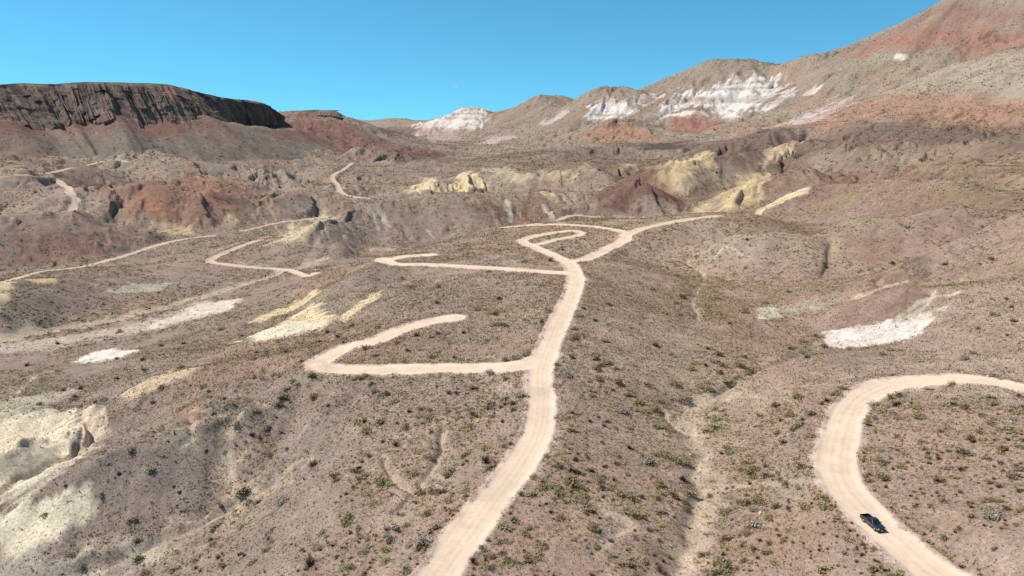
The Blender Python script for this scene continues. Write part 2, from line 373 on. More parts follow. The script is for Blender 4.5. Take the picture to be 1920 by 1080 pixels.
for w, px in ROADS:
    P = path(px); zs = hz(P[:, 0], P[:, 1])
    for _ in range(12): zs[1:-1] = (zs[:-2] + zs[1:-1] * 2 + zs[2:]) / 4
    D, V = line_field(P, w / 2 + 9, zs)
    m = sstep(w / 2 + 7, w / 2 + .5, D)
    H += (m * (V - H) * .96).astype(np.float32)
    ROAD = np.minimum(ROAD, D - w / 2)
edge_n = fbm(X / 2.2, Y / 2.2, 77, 3) * .55 + fbm(X / 9, Y / 9, 78, 2) * .5
ROADE = ROAD + edge_n * 1.25
H += (np.exp(-((ROAD - .5) / .55) ** 2) * .22 * (1 + .8 * edge_n)).astype(np.float32)     # graded berm
H -= (sstep(.2, -1.2, ROAD) * .08).astype(np.float32)

# mesa outline
def rim_pt(u, v, r): az, te = pix(u, v); return (r * math.sin(az), r * math.cos(az), CAM_H + te * r)
rim = spline([rim_pt(*p) for p in [(-420,160,960),(-200,158,1010),(0,157,1050),(100,156,1070),(200,153,1080),(300,158,1100),(330,161,1110),(380,172,1140),(430,184,1190),(480,189,1250),(505,197,1300),(525,213,1345),(545,238,1390),(556,250,1430)]], 8)
basel = [(-420,220),(0,218),(30,222),(45,212),(75,217),(90,206),(130,216),(150,211),(185,201),(205,214),(230,222),(262,223),(290,216),(312,218),(340,219),(370,225),(395,229),(440,235),(500,239),(525,245),(560,252)]
seg = np.r_[0, np.cumsum(np.hypot(np.diff(rim[:, 0]), np.diff(rim[:, 1])))]
NS = 1500; NTt = 72; S = np.linspace(0, seg[-1], NS)
rx, ry, rz = (np.interp(S, seg, rim[:, k]) for k in range(3))
tx, ty = np.gradient(rx), np.gradient(ry); tl = np.hypot(tx, ty); nx, ny = ty / tl, -tx / tl          # towards the viewer's side
if (nx * rx + ny * ry).mean() > 0: nx, ny = -nx, -ny
for a in (nx, ny):
    for _ in range(120): a[1:-1] = (a[:-2] + a[1:-1] * 2 + a[2:]) / 4
ux = 960 + FPX * rx / (ry * cp - (rz - CAM_H) * sp)
bv = np.interp(ux, [b[0] for b in basel], [b[1] for b in basel])
_, bt = pix(ux, bv); rimr = np.hypot(rx, ry); bz = CAM_H + bt * (rimr - 18)
# talus fans leaning on the foot of the mesa
tb = bz + 6 * fbm(S / 30, S * 0, 91, 3) - 2
fp = np.stack([rx + nx * 24, ry + ny * 24], 1)[::12]; D, V = line_field(fp, 150, tb[::12])
fan = V + 1.5 * fbm(X / 18, Y / 18, 92, 3) - .43 * np.maximum(D - 16, 0) - .0010 * D * D
H = np.where(D < 149, np.maximum(H, np.where(D < 149, fan, -99)), H).astype(np.float32)
TD = D; TAL = np.where(D < 149, sstep(-6, 4, fan - H + 3), 0)
# dry washes: shallow cut, paler gravel
WASHES = [
 (3.6, .75, [(1230,1150),(1262,1080),(1300,1010),(1330,950),(1335,905),(1312,850),(1300,815),(1285,780),(1310,750),(1345,742),(1400,738)]),
 (1.2, 1.0, [(1345,742),(1400,700),(1450,682),(1500,663),(1550,645)]),
 (1.4, .5, [(1310,600),(1300,560),(1320,520),(1290,490)]),
 (1.3, 1.3, [(150,1085),(250,1040),(330,1005),(400,970),(470,930),(530,895),(570,868)]),
 (1.0, 1.4, [(0,922),(60,893),(125,858),(165,830),(205,815)]),
 (6, .8, [(-80,640),(0,632),(100,615),(200,600),(300,575),(400,548),(480,525),(560,500),(600,485)]),
 (4, .8, [(400,470),(470,450),(540,438),(600,425)]),
 (1.4, .6, [(1262,1080),(1290,1030),(1290,980),(1312,930),(1300,880),(1322,850)]),
 (.8, .7, [(1300,815),(1265,800),(1240,770)]),
 (.8, .7, [(1400,738),(1440,745),(1470,735)]),
 (.8, .8, [(740,960),(775,925),(800,890),(825,850),(830,800)]),
 (.7, .8, [(775,925),(740,900),(720,860)]),
 (1.0, .4, [(1130,960),(1180,985),(1150,1000),(1110,1040)]),
 (1.0, .3, [(1380,912),(1440,908),(1520,900),(1540,895)]),
 (.9, .25, [(0,765),(40,730),(70,703)]),
 (.8, .4, [(425,850),(435,890),(440,920)]),
 (.9, .7, [(355,780),(358,800),(340,830)]),
 (.9, .9, [(440,790),(470,765),(490,760)]),
]
WASH = np.full(X.shape, 30.0, np.float32)
for w, dp, px in WASHES:
    P = path(px, 5); P = P + np.stack([np.sin(np.arange(len(P)) * 1.3), np.cos(np.arange(len(P)) * 1.7)], 1) * w * .25
    D, _ = line_field(P, w + 14)
    H -= (np.exp(-(D / (w * .9)) ** 2) * dp * sstep(0, 3, ROAD)).astype(np.float32)
    WASH = np.minimum(WASH, D - w * .5)
gx, gy = grad(H); SL = np.sqrt(gx * gx + gy * gy)
sdg = grad(H)
print('carved', time.time() - T0)

# ------------------------------------------------------------------ rock and soil colours (albedo of the ground itself)
COL = np.zeros(X.shape + (3,), np.float32)
n1 = fbm(X / 90, Y / 90, 101, 4); n2 = fbm(X / 22, Y / 22, 111, 4); n3 = fbm(X / 5, Y / 5, 121, 4)
def mixc(c, m):
    global COL
    COL += (np.asarray(c, np.float32) - COL) * np.clip(m, 0, 1)[..., None].astype(np.float32)
COL[:] = alb(192, 166, 143)
mixc(alb(184, 151, 130), sstep(-.1, .35, n1 + .5 * n2) * .6)
mixc(alb(190, 168, 142), sstep(.05, .5, -n1 + .7 * n2) * .6)
mixc(alb(172, 150, 132), sstep(.15, .5, SL) * .6)
mixc(alb(150, 116, 98), sstep(.0, .4, fbm(X / 70, Y / 70, 171, 3)) * sstep(330, 430, RR) * sstep(1200, 850, RR) * .65)
mixc(alb(196, 172, 140), sstep(.1, .5, fbm(X / 50, Y / 50, 172, 4)) * sstep(330, 430, RR) * sstep(1200, 850, RR) * .5)
mixc(alb(160, 140, 124), sstep(25, -60, X + 30 * n1) * sstep(700, 400, RR) * .75)
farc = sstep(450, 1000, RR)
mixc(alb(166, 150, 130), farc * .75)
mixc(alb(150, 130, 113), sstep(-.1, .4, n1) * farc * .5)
mixc(alb(178, 146, 122), sstep(.15, .5, fbm(X / 45, Y / 45, 131, 3)) * .7)
mixc(alb(198, 178, 150), sstep(.35, .7, fbm(X / 16, Y / 16, 141, 4)) * .45)
VEG = (np.ones(X.shape, np.float32) * (.7 + .3 * sstep(.6, .2, SL)))
strk_f = np.where(RR < 250, .5 * STR[3.6] + .5 * STR[9], np.where(RR < 900, .6 * STR[9] + .4 * STR[23], STR[23] * .6 + STR[58] * .4)).astype(np.float32)
mixc(alb(196, 176, 152), sstep(.25, .9, -strk_f) * sstep(.12, .4, SL) * .36)
def patch(px, col, amt=1.0, soft=.25, rag=.5, streak=.3, veg=.15, beds=0):
    w = [cast(u, v) for u, v in px]; w = [p for p in w if p]
    if len(w) < 3: return
    P = np.array(w); c = P.mean(0); size = float(np.median(np.hypot(*(P - c).T)))
    sc_ = max(size * .35, .5)
    s = gi(P[:, 0], P[:, 1], sc_ * 2); x = X[s]; y = Y[s]
    if x.size == 0: return
    d = np.full(x.shape, 1e9, np.float32); ins = np.zeros(x.shape, bool)
    for k in range(len(P)):
        ax, ay = P[k]; bx, by = P[(k + 1) % len(P)]; ex, ey = bx - ax, by - ay
        t = np.clip(((x - ax) * ex + (y - ay) * ey) / (ex * ex + ey * ey + 1e-9), 0, 1)
        d = np.minimum(d, np.hypot(x - ax - t * ex, y - ay - t * ey))
        ins ^= ((ay > y) != (by > y)) & (x < (bx - ax) * (y - ay) / (by - ay + 1e-12) + ax)
    d = np.where(ins, d, -d) / sc_
    d = d + rag * .9 * fbm(x / sc_ * 1.3, y / sc_ * 1.3, 5, 4) + streak * strk_f[s] * 1.1 + .1
    if veg < .2: d = d + .3 * fbm(x / sc_ * 4.5, y / sc_ * 4.5, 12, 3)
    m = sstep(-soft - .12, soft + .12, d) * amt
    if beds: m = m * (1 - beds * sstep(.05, .5, vnoise(H[s] / 7 + .6 * fbm(x / 60, y / 60, 6, 2), x * 0, 7))) * (1 - .75 * sstep(.15, .6, fbm(x / sc_ * 2.2, y / sc_ * 2.2, 8, 3)))
    cv = 1 + .10 * fbm(x / sc_ * 3.5, y / sc_ * 3.5, 13, 4) + .13 * strk_f[s] + .05 * n3[s]
    COL[s] += (np.asarray(col, np.float32) * cv[..., None] - COL[s]) * m[..., None]
    if veg < .12:      # bare clay stands a little proud and is cut by rills
        H[s] += (m * sc_ * (.035 + .030 * (ridged(x / sc_ * 2.6, y / sc_ * 2.6, 14, 3) - .3)) * sstep(0, 3, ROAD[s])).astype(np.float32)
    VEG[s] *= 1 - m * (1 - veg)
def streaks(px, wpx, col, amt=.8):
    P = path(px, 4)
    if len(P) < 3: return
    r = np.hypot(P[:, 0], P[:, 1]).mean(); w = wpx * r / FPX
    D, _ = line_field(P, w * 3)
    m = sstep(1.0, .2, D / w + .55 * fbm(X / (w * 2), Y / (w * 2), 9, 2) * (D < w * 3)) * amt
    mixc(col, m); VEG[:] = VEG * (1 - .8 * m)
YEL, WHT, PALE = alb(240, 217, 170), alb(248, 230, 212), alb(212, 200, 176)
RED, ORG, DRK = alb(156, 114, 97), alb(188, 136, 108), alb(118, 94, 84)
# mesa apron and red slopes, left
patch([(-80,222),(60,214),(120,212),(130,238),(110,256),(50,254),(-80,246)], RED, .75, .5, .8, .5, .5)
patch([(130,225),(330,219),(430,238),(425,250),(300,252),(200,247)], RED, .7, .5, .9, .5, .5)
patch([(500,246),(560,250),(575,266),(520,262)], RED, .7)
patch([(530,214),(640,216),(720,262),(830,288),(700,288),(600,264),(560,252)], alb(146, 104, 92), .85, .6, .8, .4, .5)
patch([(190,345),(330,340),(430,338),(480,372),(450,402),(380,416),(280,420),(215,396)], alb(156, 116, 98), .7, .6, .9, .5, .6)
patch([(30,440),(110,430),(190,450),(200,475),(100,500),(20,490)], alb(156, 116, 98), .6, .6, .9, .5, .6)
patch([(246,343),(264,345),(292,380),(308,400),(290,404),(262,380)], ORG, .9, .4, .4)
patch([(345,318),(375,318),(420,360),(400,365)], ORG, .5, .5, .8)
patch([(288,418),(310,412),(345,425),(364,438),(320,440)], alb(212, 184, 146), .85, .3, .4)
patch([(408,427),(420,408),(436,398),(446,412),(436,428)], alb(214, 188, 150), .8, .3, .5)
patch([(420,402),(430,382),(444,384),(440,396)], ORG, .5)
patch([(1560,300),(1760,290),(1920,290),(1920,420),(1700,420),(1560,360)], alb(156, 122, 104), .5, .6, 1, .4, .9)
# right mountain
mixc(alb(142, 104, 88), sstep(.1, .5, fbm(X / 40 + .8 * n2, Y / 70, 191, 4)) * sstep(60, 160, X) * sstep(330, 430, RR) * sstep(1100, 800, RR) * .55)
mixc(alb(172, 160, 116), sstep(.2, .5, fbm(X / 26, Y / 26, 193, 4)) * sstep(60, 140, X) * sstep(240, 330, RR) * sstep(900, 650, RR) * .35)
patch([(1540,212),(1650,172),(1800,116),(1990,84),(1990,192),(1700,180),(1580,202)], alb(190, 172, 150), .7, .6, .6, .3, 1)
patch([(745,283),(830,290),(820,300),(755,298)], DRK, .8, .4, .9, .6, .3)
patch([(1200,271),(1275,268),(1272,282),(1215,281)], alb(90, 78, 76), .8, .4, .9, .6, .2)
patch([(1640,272),(1920,275),(1920,330),(1700,330)], alb(176, 150, 124), .5, .7, 1, .3, 1)
patch([(1590,104),(1680,66),(1720,48),(1800,44),(1960,42),(1960,88),(1800,80),(1700,86),(1640,98)], alb(172, 126, 107), .75, .4, .6, .3, .4)
patch([(1700,50),(1740,18),(1800,-30),(1960,-60),(1960,36),(1800,38)], alb(160, 124, 110), .8, .5, .6, .5, .5)
patch([(1360,243),(1500,225),(1600,192),(1700,184),(1850,194),(1990,200),(1990,234),(1750,230),(1600,230),(1480,236)], alb(186, 144, 118), .75, .5, .6, .5, .8)
patch([(1290,268),(1450,242),(1600,234),(1750,236),(1990,238),(1990,272),(1700,268),(1560,278),(1400,292),(1330,292)], DRK, .55, .5, .7, .5, .7)
patch([(1060,260),(1125,237),(1160,226),(1200,240),(1262,263),(1150,264)], alb(182, 138, 112), .75, .5, .5, .4, .6)
patch([(1000,285),(1150,275),(1300,285),(1400,300),(1300,330),(1150,320),(1000,310)], DRK, .5, .7, 1, .3, .8)
tn_ = fbm(X / 30, Y / 30, 95, 3); D = TD; mixc(RED, TAL * sstep(-.3, .3, tn_) * sstep(85, 35, D + 45 * tn_) * .55); mixc(alb(150, 134, 118), TAL * sstep(0, -.4, tn_) * .5); VEG *= 1 - .6 * TAL
# white badlands
wb = dict(soft=.25, rag=.8, streak=1.0, veg=.1, beds=.55)
patch([(1252,208),(1285,172),(1330,172),(1360,156),(1400,147),(1440,152),(1458,166),(1440,182),(1400,205),(1340,208),(1300,196)], alb(240, 228, 214), .95, **wb)
patch([(1420,206),(1462,180),(1490,165),(1480,180),(1440,205)], alb(240, 228, 214), .8, **wb)
patch([(1190,192),(1225,175),(1240,180),(1215,196)], alb(230, 212, 200), .8, **wb)
patch([(1240,222),(1242,213),(1380,211),(1384,222)], WHT, .95, .3, .4, .2, .05)
patch([(700,250),(760,264),(800,262),(770,248),(730,243)], alb(120, 102, 94), .7, .5, .9, .6, .4)
patch([(1262,223),(1344,221),(1336,240),(1268,247)], alb(168, 122, 104), .85, .3, .4, .4, .05)
patch([(1098,224),(1108,203),(1125,188),(1152,184),(1175,194),(1186,214),(1140,222),(1118,229)], alb(240, 228, 214), .95, **wb)
patch([(786,236),(830,219),(870,204),(905,207),(915,222),(880,238),(840,246),(795,246)], WHT, .95, **wb)
patch([(790,246),(860,246),(848,260),(806,264)], alb(204, 172, 158), .7, .4, .8)
patch([(1500,226),(1545,196),(1552,200),(1512,228)], alb(224, 200, 190), .8, .4, .6, .7)
patch([(1508,176),(1530,158),(1542,160),(1520,178)], WHT, .7, .4, .6, .7)
patch([(1012,232),(1060,206),(1066,209),(1030,232)], alb(226, 206, 196), .7, .4, .6, .7)
patch([(898,270),(930,258),(962,256),(930,268)], alb(226, 200, 188), .7, .4, .6)
patch([(1680,104),(1700,104),(1696,112)], WHT, .8)
# yellow mounds
ye = dict(soft=.2, rag=.4, streak=.22, veg=.03)
patch([(1220,314),(1242,316),(1290,300),(1326,288),(1322,306),(1285,330),(1256,345),(1266,360),(1240,350),(1225,330)], alb(236, 208, 160), .95, **ye)
patch([(1328,392),(1365,370),(1385,350),(1410,335),(1438,332),(1430,355),(1400,380),(1370,392)], alb(240, 211, 160), .95, **ye)
patch([(1416,398),(1450,380),(1480,362),(1516,354),(1512,362),(1480,373),(1440,391)], YEL, .95, **ye)
patch([(1433,308),(1445,280),(1480,276),(1502,268),(1487,286),(1455,302)], alb(226, 198, 160), .9, **ye)
patch([(1270,358),(1330,325),(1340,328),(1290,358)], alb(188, 172, 142), .8, **ye)
patch([(833,356),(860,335),(878,321),(898,338),(910,350),(880,357)], alb(238, 212, 166), .95, **ye)
patch([(768,361),(795,343),(815,332),(806,350),(822,357),(790,362)], alb(240, 215, 174), .95, **ye)
patch([(905,316),(950,314),(990,332),(985,338),(940,330)], alb(206, 188, 154), .85, **ye)
patch([(1013,362),(1030,357),(1048,374),(1051,388),(1035,382)], alb(210, 188, 150), .9, **ye)
for u, v in ((1098, 316), (1068, 326), (1020, 328), (1180, 316)):
    patch([(u-14,v+8),(u-6,v-8),(u+8,v-8),(u+16,v+6)], alb(198, 178, 144), .8, **ye)
streaks([(952, 378), (957, 398), (956, 414)], 7, alb(216, 212, 196)); streaks([(1018, 384), (1028, 398), (1034, 412)], 7, alb(216, 212, 196))
patch([(1092,404),(1110,384),(1150,366),(1140,380),(1110,400)], alb(212, 200, 170), .8, .4, .7, .8)
patch([(1098,400),(1130,364),(1190,325),(1255,364),(1280,385),(1200,396)], alb(124, 86, 74), .7, .5, .6, .6, .5)
patch([(600,404),(614,408),(572,434),(538,446),(548,430)], alb(228, 206, 166), .8, .3, .6, .5)
patch([(709,392),(722,396),(730,426),(722,420)], alb(208, 198, 164), .8, .4, .6, .5)
patch([(688,472),(705,464),(745,463),(738,470)], alb(196, 190, 172), .8)
patch([(1185,388),(1235,372),(1280,392),(1210,400)], alb(168, 150, 130), .6)
patch([(1310,480),(1360,440),(1420,450),(1430,490),(1360,500)], alb(186, 164, 142), .6)
# left mid valley
patch([(-60,655),(0,647),(120,632),(250,610),(330,585),(365,568),(450,560),(420,585),(350,601),(300,618),(200,633),(100,652),(-60,668)], alb(214, 194, 172), .8, .3, .4, .2, .1)
patch([(280,618),(300,600),(345,588),(372,570),(450,560),(425,583),(350,600)], alb(238, 222, 198), .9, .3, .4, .3, .05)
patch([(138,680),(175,661),(210,654),(258,657),(232,669),(190,678)], alb(252, 238, 220), .95, .3, .5, .2, .03)
patch([(448,641),(520,615),(556,590),(586,573),(602,586),(622,602),(600,613),(540,629),(490,639)], YEL, .95, **ye)
patch([(448,641),(500,622),(560,606),(610,606),(600,613),(540,629),(490,639)], alb(236, 222, 196), .8, **ye)
patch([(474,602),(520,580),(560,565),(592,543),(598,550),(560,577),(510,594),(486,605)], alb(234, 209, 160), .9, **ye)
patch([(640,600),(660,580),(700,552),(716,545),(710,556),(672,582),(650,600)], YEL, .9, **ye)
patch([(-40,534),(20,529),(22,552),(0,575),(-40,590)], YEL, .9, **ye)
patch([(48,524),(112,522),(102,533),(70,531)], alb(230, 198, 146), .9, **ye)
patch([(190,548),(250,533),(320,530),(300,545),(240,548)], alb(208, 198, 176), .7)
# badlands lower left
patch([(-60,790),(180,800),(330,760),(430,745),(560,770),(640,830),(520,895),(300,1010),(-60,1060)], alb(162, 143, 127), .55, .5, .4, .2, .22)
patch([(-80,790),(0,776),(60,767),(122,776),(136,800),(130,840),(100,880),(50,905),(-80,960)], alb(248, 230, 196), .95, .3, .4, .6, .03)
patch([(-80,830),(0,822),(40,800),(90,790),(60,810),(0,850),(-80,880)], alb(255, 230, 190), .8, .4, .5, .6, .03)
patch([(-30,900),(20,850),(60,830),(100,850),(80,880),(20,905)], alb(176, 160, 140), .45, .5, .5, .7, .03)
patch([(134,868),(150,815),(160,772),(186,760),(200,800),(196,818),(160,845)], alb(246, 220, 184), .9, .3, .6, .6, .03)
patch([(-60,775),(0,752),(80,738),(150,728),(110,750),(40,765),(0,782)], alb(200, 188, 160), .75, .5, .9, .6, .1)
patch([(232,738),(260,722),(320,695),(368,690),(352,706),(280,731),(246,747)], alb(226, 198, 158), .85, .3, .5, .6, .05)
patch([(350,770),(370,765),(372,790),(352,800)], alb(206, 160, 126), .8)
patch([(330,830),(340,805),(360,815),(350,838)], alb(200, 194, 164), .8)
patch([(-60,985),(0,966),(60,950),(120,925),(165,912),(176,950),(150,985),(100,1010),(50,1030),(-60,1065)], alb(255, 236, 200), .9, .35, .45, .4, .03)
patch([(-60,1060),(60,1040),(160,1050),(300,1010),(360,990),(300,1035),(180,1085),(-60,1150)], alb(204, 192, 168), .7, .5, .8, .6, .1)
streaks([(415,845),(425,870),(437,915)], 7, alb(204, 188, 160), .6); streaks([(575,800),(560,820)], 6, alb(204, 188, 160), .6)
streaks([(180,1075),(300,1022),(400,975),(530,895)], 7, alb(216, 206, 184), .75)
streaks([(0,925),(60,895),(130,856),(205,813)], 5, alb(222, 212, 184), .8)
streaks([(0,762),(40,728),(72,702)], 3.5, alb(204, 190, 172), .7)
# right: white patch and its mauve slope
patch([(1560,604),(1600,560),(1680,528),(1745,558),(1725,590),(1640,606)], alb(160, 128, 112), .7, .6, .4, .5, .15)
patch([(1536,656),(1600,660),(1705,644),(1640,682),(1560,692)], alb(170, 148, 130), .8, .5, .5, .3, .2)
patch([(1546,625),(1562,619),(1600,615),(1680,605),(1732,588),(1746,600),(1720,625),(1690,640),(1640,645),(1572,654),(1550,645)], WHT, 1, .12, .35, .25, 0)
patch([(1418,577),(1455,572),(1462,594),(1424,597)], alb(224, 212, 184), .8, .3, .6)
patch([(1462,575),(1530,560),(1545,575),(1480,592)], alb(196, 182, 158), .6, .5, .8)
for a in ([(1598,560),(1640,545),(1700,528)], [(1680,598),(1712,575),(1745,560),(1795,548)], [(1700,595),(1740,570),(1755,545)], [(1720,598),(1752,582),(1775,575)]):
    streaks(a, 6, alb(222, 206, 176), .8)
patch([(1560,480),(1600,450),(1660,440),(1700,470),(1640,500)], alb(156, 116, 98), .45, .7, .9)
streaks([(1560,450),(1568,480)], 8, alb(196, 174, 142), .6)
streaks([(1340,482),(1362,462),(1392,478)], 4, alb(226, 214, 184), .8)
for a in ([(700,400),(712,440)], [(640,440),(660,455)], [(800,430),(812,445)], [(555,430),(560,445)], [(860,430),(842,445)]):
    streaks(a, 4, alb(214, 206, 188), .5)
# gravel of the washes and the graded roads
wm = sstep(1.2, -.6, WASH + n3 * 1.6)
mixc(alb(214, 190, 162), wm * sstep(-.5, .2, n2 + .4) * .7); mixc(alb(214, 188, 156), sstep(9, 1, WASH) * sstep(.12, .45, fbm(X / 4.5, Y / 4.5, 181, 3)) * .6); VEG *= 1 - .75 * wm
VEG *= 1 + .9 * np.exp(-((WASH - 4) / 3.5) ** 2) + .6 * np.exp(-((WASH - 8) / 8) ** 2) * (RR > 280)
rut = fbm(X / 3.5, Y / 3.5, 201, 3)
trk = np.exp(-((ROAD + 2.1) / .45) ** 2) + np.exp(-((ROAD + 1.1) / .35) ** 2) * .6
rc = np.clip(1 + .09 * rut + .05 * fbm(X / 1.1, Y / 1.1, 202, 2) - .12 * trk, .78, 1.1)[..., None] * np.asarray(alb(255, 225, 192), np.float32)
COL += (rc - COL) * (sstep(.55, -.1, ROADE) * (1 - .38 * sstep(330, 480, RR) * (1 + .5 * n2)))[..., None]
COL += (np.asarray(alb(240, 210, 188), np.float32) - COL) * (sstep(1.7, .4, ROADE) * sstep(-.5, .4, ROADE) * .6)[..., None]
VEG *= sstep(.3, 1.4, ROADE); VEG *= 1 + .8 * np.exp(-((ROADE - 2.2) / 1.4) ** 2)
COL *= (1 - .10 * sstep(60, 160, X) * sstep(300, 400, RR) * sstep(1000, 800, RR))[..., None]      # right-hand slopes toned slightly darker across the middle distance
COL *= (1 + .07 * n3 + .05 * n2)[..., None]
COL = np.clip(COL, .02, .9)
print('coloured', time.time() - T0)

# ------------------------------------------------------------------ materials
def mat(name): m = bpy.data.materials.new(name); m.use_nodes = True; b = m.node_tree.nodes['Principled BSDF']; return m, m.node_tree, b
def simple(name, col, rough=.8, metal=0, spec=.3, coat=0):
    m, t, b = mat(name); b.inputs['Base Color'].default_value = (*col, 1); b.inputs['Roughness'].default_value = rough
    b.inputs['Metallic'].default_value = metal; b.inputs['Specular IOR Level'].default_value = spec
    b.inputs['Coat Weight'].default_value = coat; b.inputs['Coat Roughness'].default_value = .05
    return m
def ground_mat(name, grain, bump, freq=1.0, track=False):
    m, t, b = mat(name); N = t.nodes; Lk = t.links
    at = N.new('ShaderNodeAttribute'); at.attribute_name = 'soil'
    tc = N.new('ShaderNodeTexCoord')
    def noise(sc_, det, rg=.6):
        n = N.new('ShaderNodeTexNoise'); n.inputs['Scale'].default_value = sc_; n.inputs['Detail'].default_value = det
        n.inputs['Roughness'].default_value = rg; Lk.new(tc.outputs['Object'], n.inputs['Vector']); return n
    a = noise(1.9 * freq, 5, .75); c = noise(.22 * freq, 6, .7)
    mr = N.new('ShaderNodeMapRange'); mr.inputs[1].default_value = .3; mr.inputs[2].default_value = .7
    mr.inputs[3].default_value = 1 - grain; mr.inputs[4].default_value = 1 + grain; Lk.new(a.outputs[0], mr.inputs[0])
    mr2 = N.new('ShaderNodeMapRange'); mr2.inputs[1].default_value = .3; mr2.inputs[2].default_value = .7
    mr2.inputs[3].default_value = 1 - grain * .55; mr2.inputs[4].default_value = 1 + grain * .55; Lk.new(c.outputs[0], mr2.inputs[0])
    mu = N.new('ShaderNodeMath'); mu.operation = 'MULTIPLY'; Lk.new(mr.outputs[0], mu.inputs[0]); Lk.new(mr2.outputs[0], mu.inputs[1])
    vm = N.new('ShaderNodeVectorMath'); vm.operation = 'SCALE'; Lk.new(at.outputs['Color'], vm.inputs[0]); Lk.new(mu.outputs[0], vm.inputs['Scale'])
    Lk.new(vm.outputs[0], b.inputs['Base Color'])
    bp = N.new('ShaderNodeBump'); bp.inputs['Strength'].default_value = bump; bp.inputs['Distance'].default_value = .35
    Lk.new(a.outputs[0], bp.inputs['Height']); Lk.new(bp.outputs[0], b.inputs['Normal'])
    b.inputs['Roughness'].default_value = .95; b.inputs['Specular IOR Level'].default_value = .08
    return m
M_soil = ground_mat('stony_soil', .42, .9); M_road = ground_mat('graded_dirt', .07, .2, .8); M_rock = ground_mat('basalt', .3, .9, .35)

# ------------------------------------------------------------------ mesh building
def set_mesh(name, V, F, mats, cols=None, mi=None, smooth=True, normals=None):
    me = bpy.data.meshes.new(name); k = F.shape[1]
    me.vertices.add(len(V)); me.vertices.foreach_set('co', V.astype(np.float32).ravel())
    me.loops.add(F.size); me.loops.foreach_set('vertex_index', F.astype(np.int32).ravel())
    me.polygons.add(len(F)); me.polygons.foreach_set('loop_start', np.arange(0, F.size, k, dtype=np.int32))
    me.polygons.foreach_set('use_smooth', np.full(len(F), smooth))
    if mi is not None: me.polygons.foreach_set('material_index', mi.astype(np.int32))
    me.update(calc_edges=True)
    for m in mats: me.materials.append(m)
    if cols is not None:
        ca = me.color_attributes.new('soil', 'FLOAT_COLOR', 'POINT')
        c4 = np.ones((len(V), 4), np.float32); c4[:, :3] = cols; ca.data.foreach_set('color', c4.ravel())
    return me
def link(name, me, parent=None, **props):
    o = bpy.data.objects.new(name, me); C.objects.link(o)
    if parent: o.parent = parent
    for k, v in props.items(): o[k] = v
    return o
idx = np.arange(NR * NT).reshape(NR, NT)
quads = np.stack([idx[:-1, :-1], idx[:-1, 1:], idx[1:, 1:], idx[1:, :-1]], -1)
qroad = (ROADE[:-1, :-1] + ROADE[1:, 1:]) / 2 < .35
qwash = ((WASH[:-1, :-1] + n3[:-1, :-1] * 1.2) < .3) & ~qroad
qhill = (RR[:-1, :-1] > 560 + 90 * n1[:-1, :-1]) & ~qroad
qwash &= ~qhill
part = np.zeros(qroad.shape, int); part[qhill] = 3; part[qwash] = 2; part[qroad] = 1
PV = np.stack([X, Y, H], -1).reshape(-1, 3); PC = COL.reshape(-1, 3)
for k, (nm, mt) in enumerate((('ground', M_soil), ('road', M_road), ('dry_wash', M_soil), ('hills', M_soil))):
    f = quads[part == k]
    if not len(f): continue
    u, inv = np.unique(f, return_inverse=True)
    me = set_mesh(nm, PV[u], inv.reshape(-1, 4), [mt], PC[u])
    link(nm, me, kind='structure')
print('ground meshes', time.time() - T0)

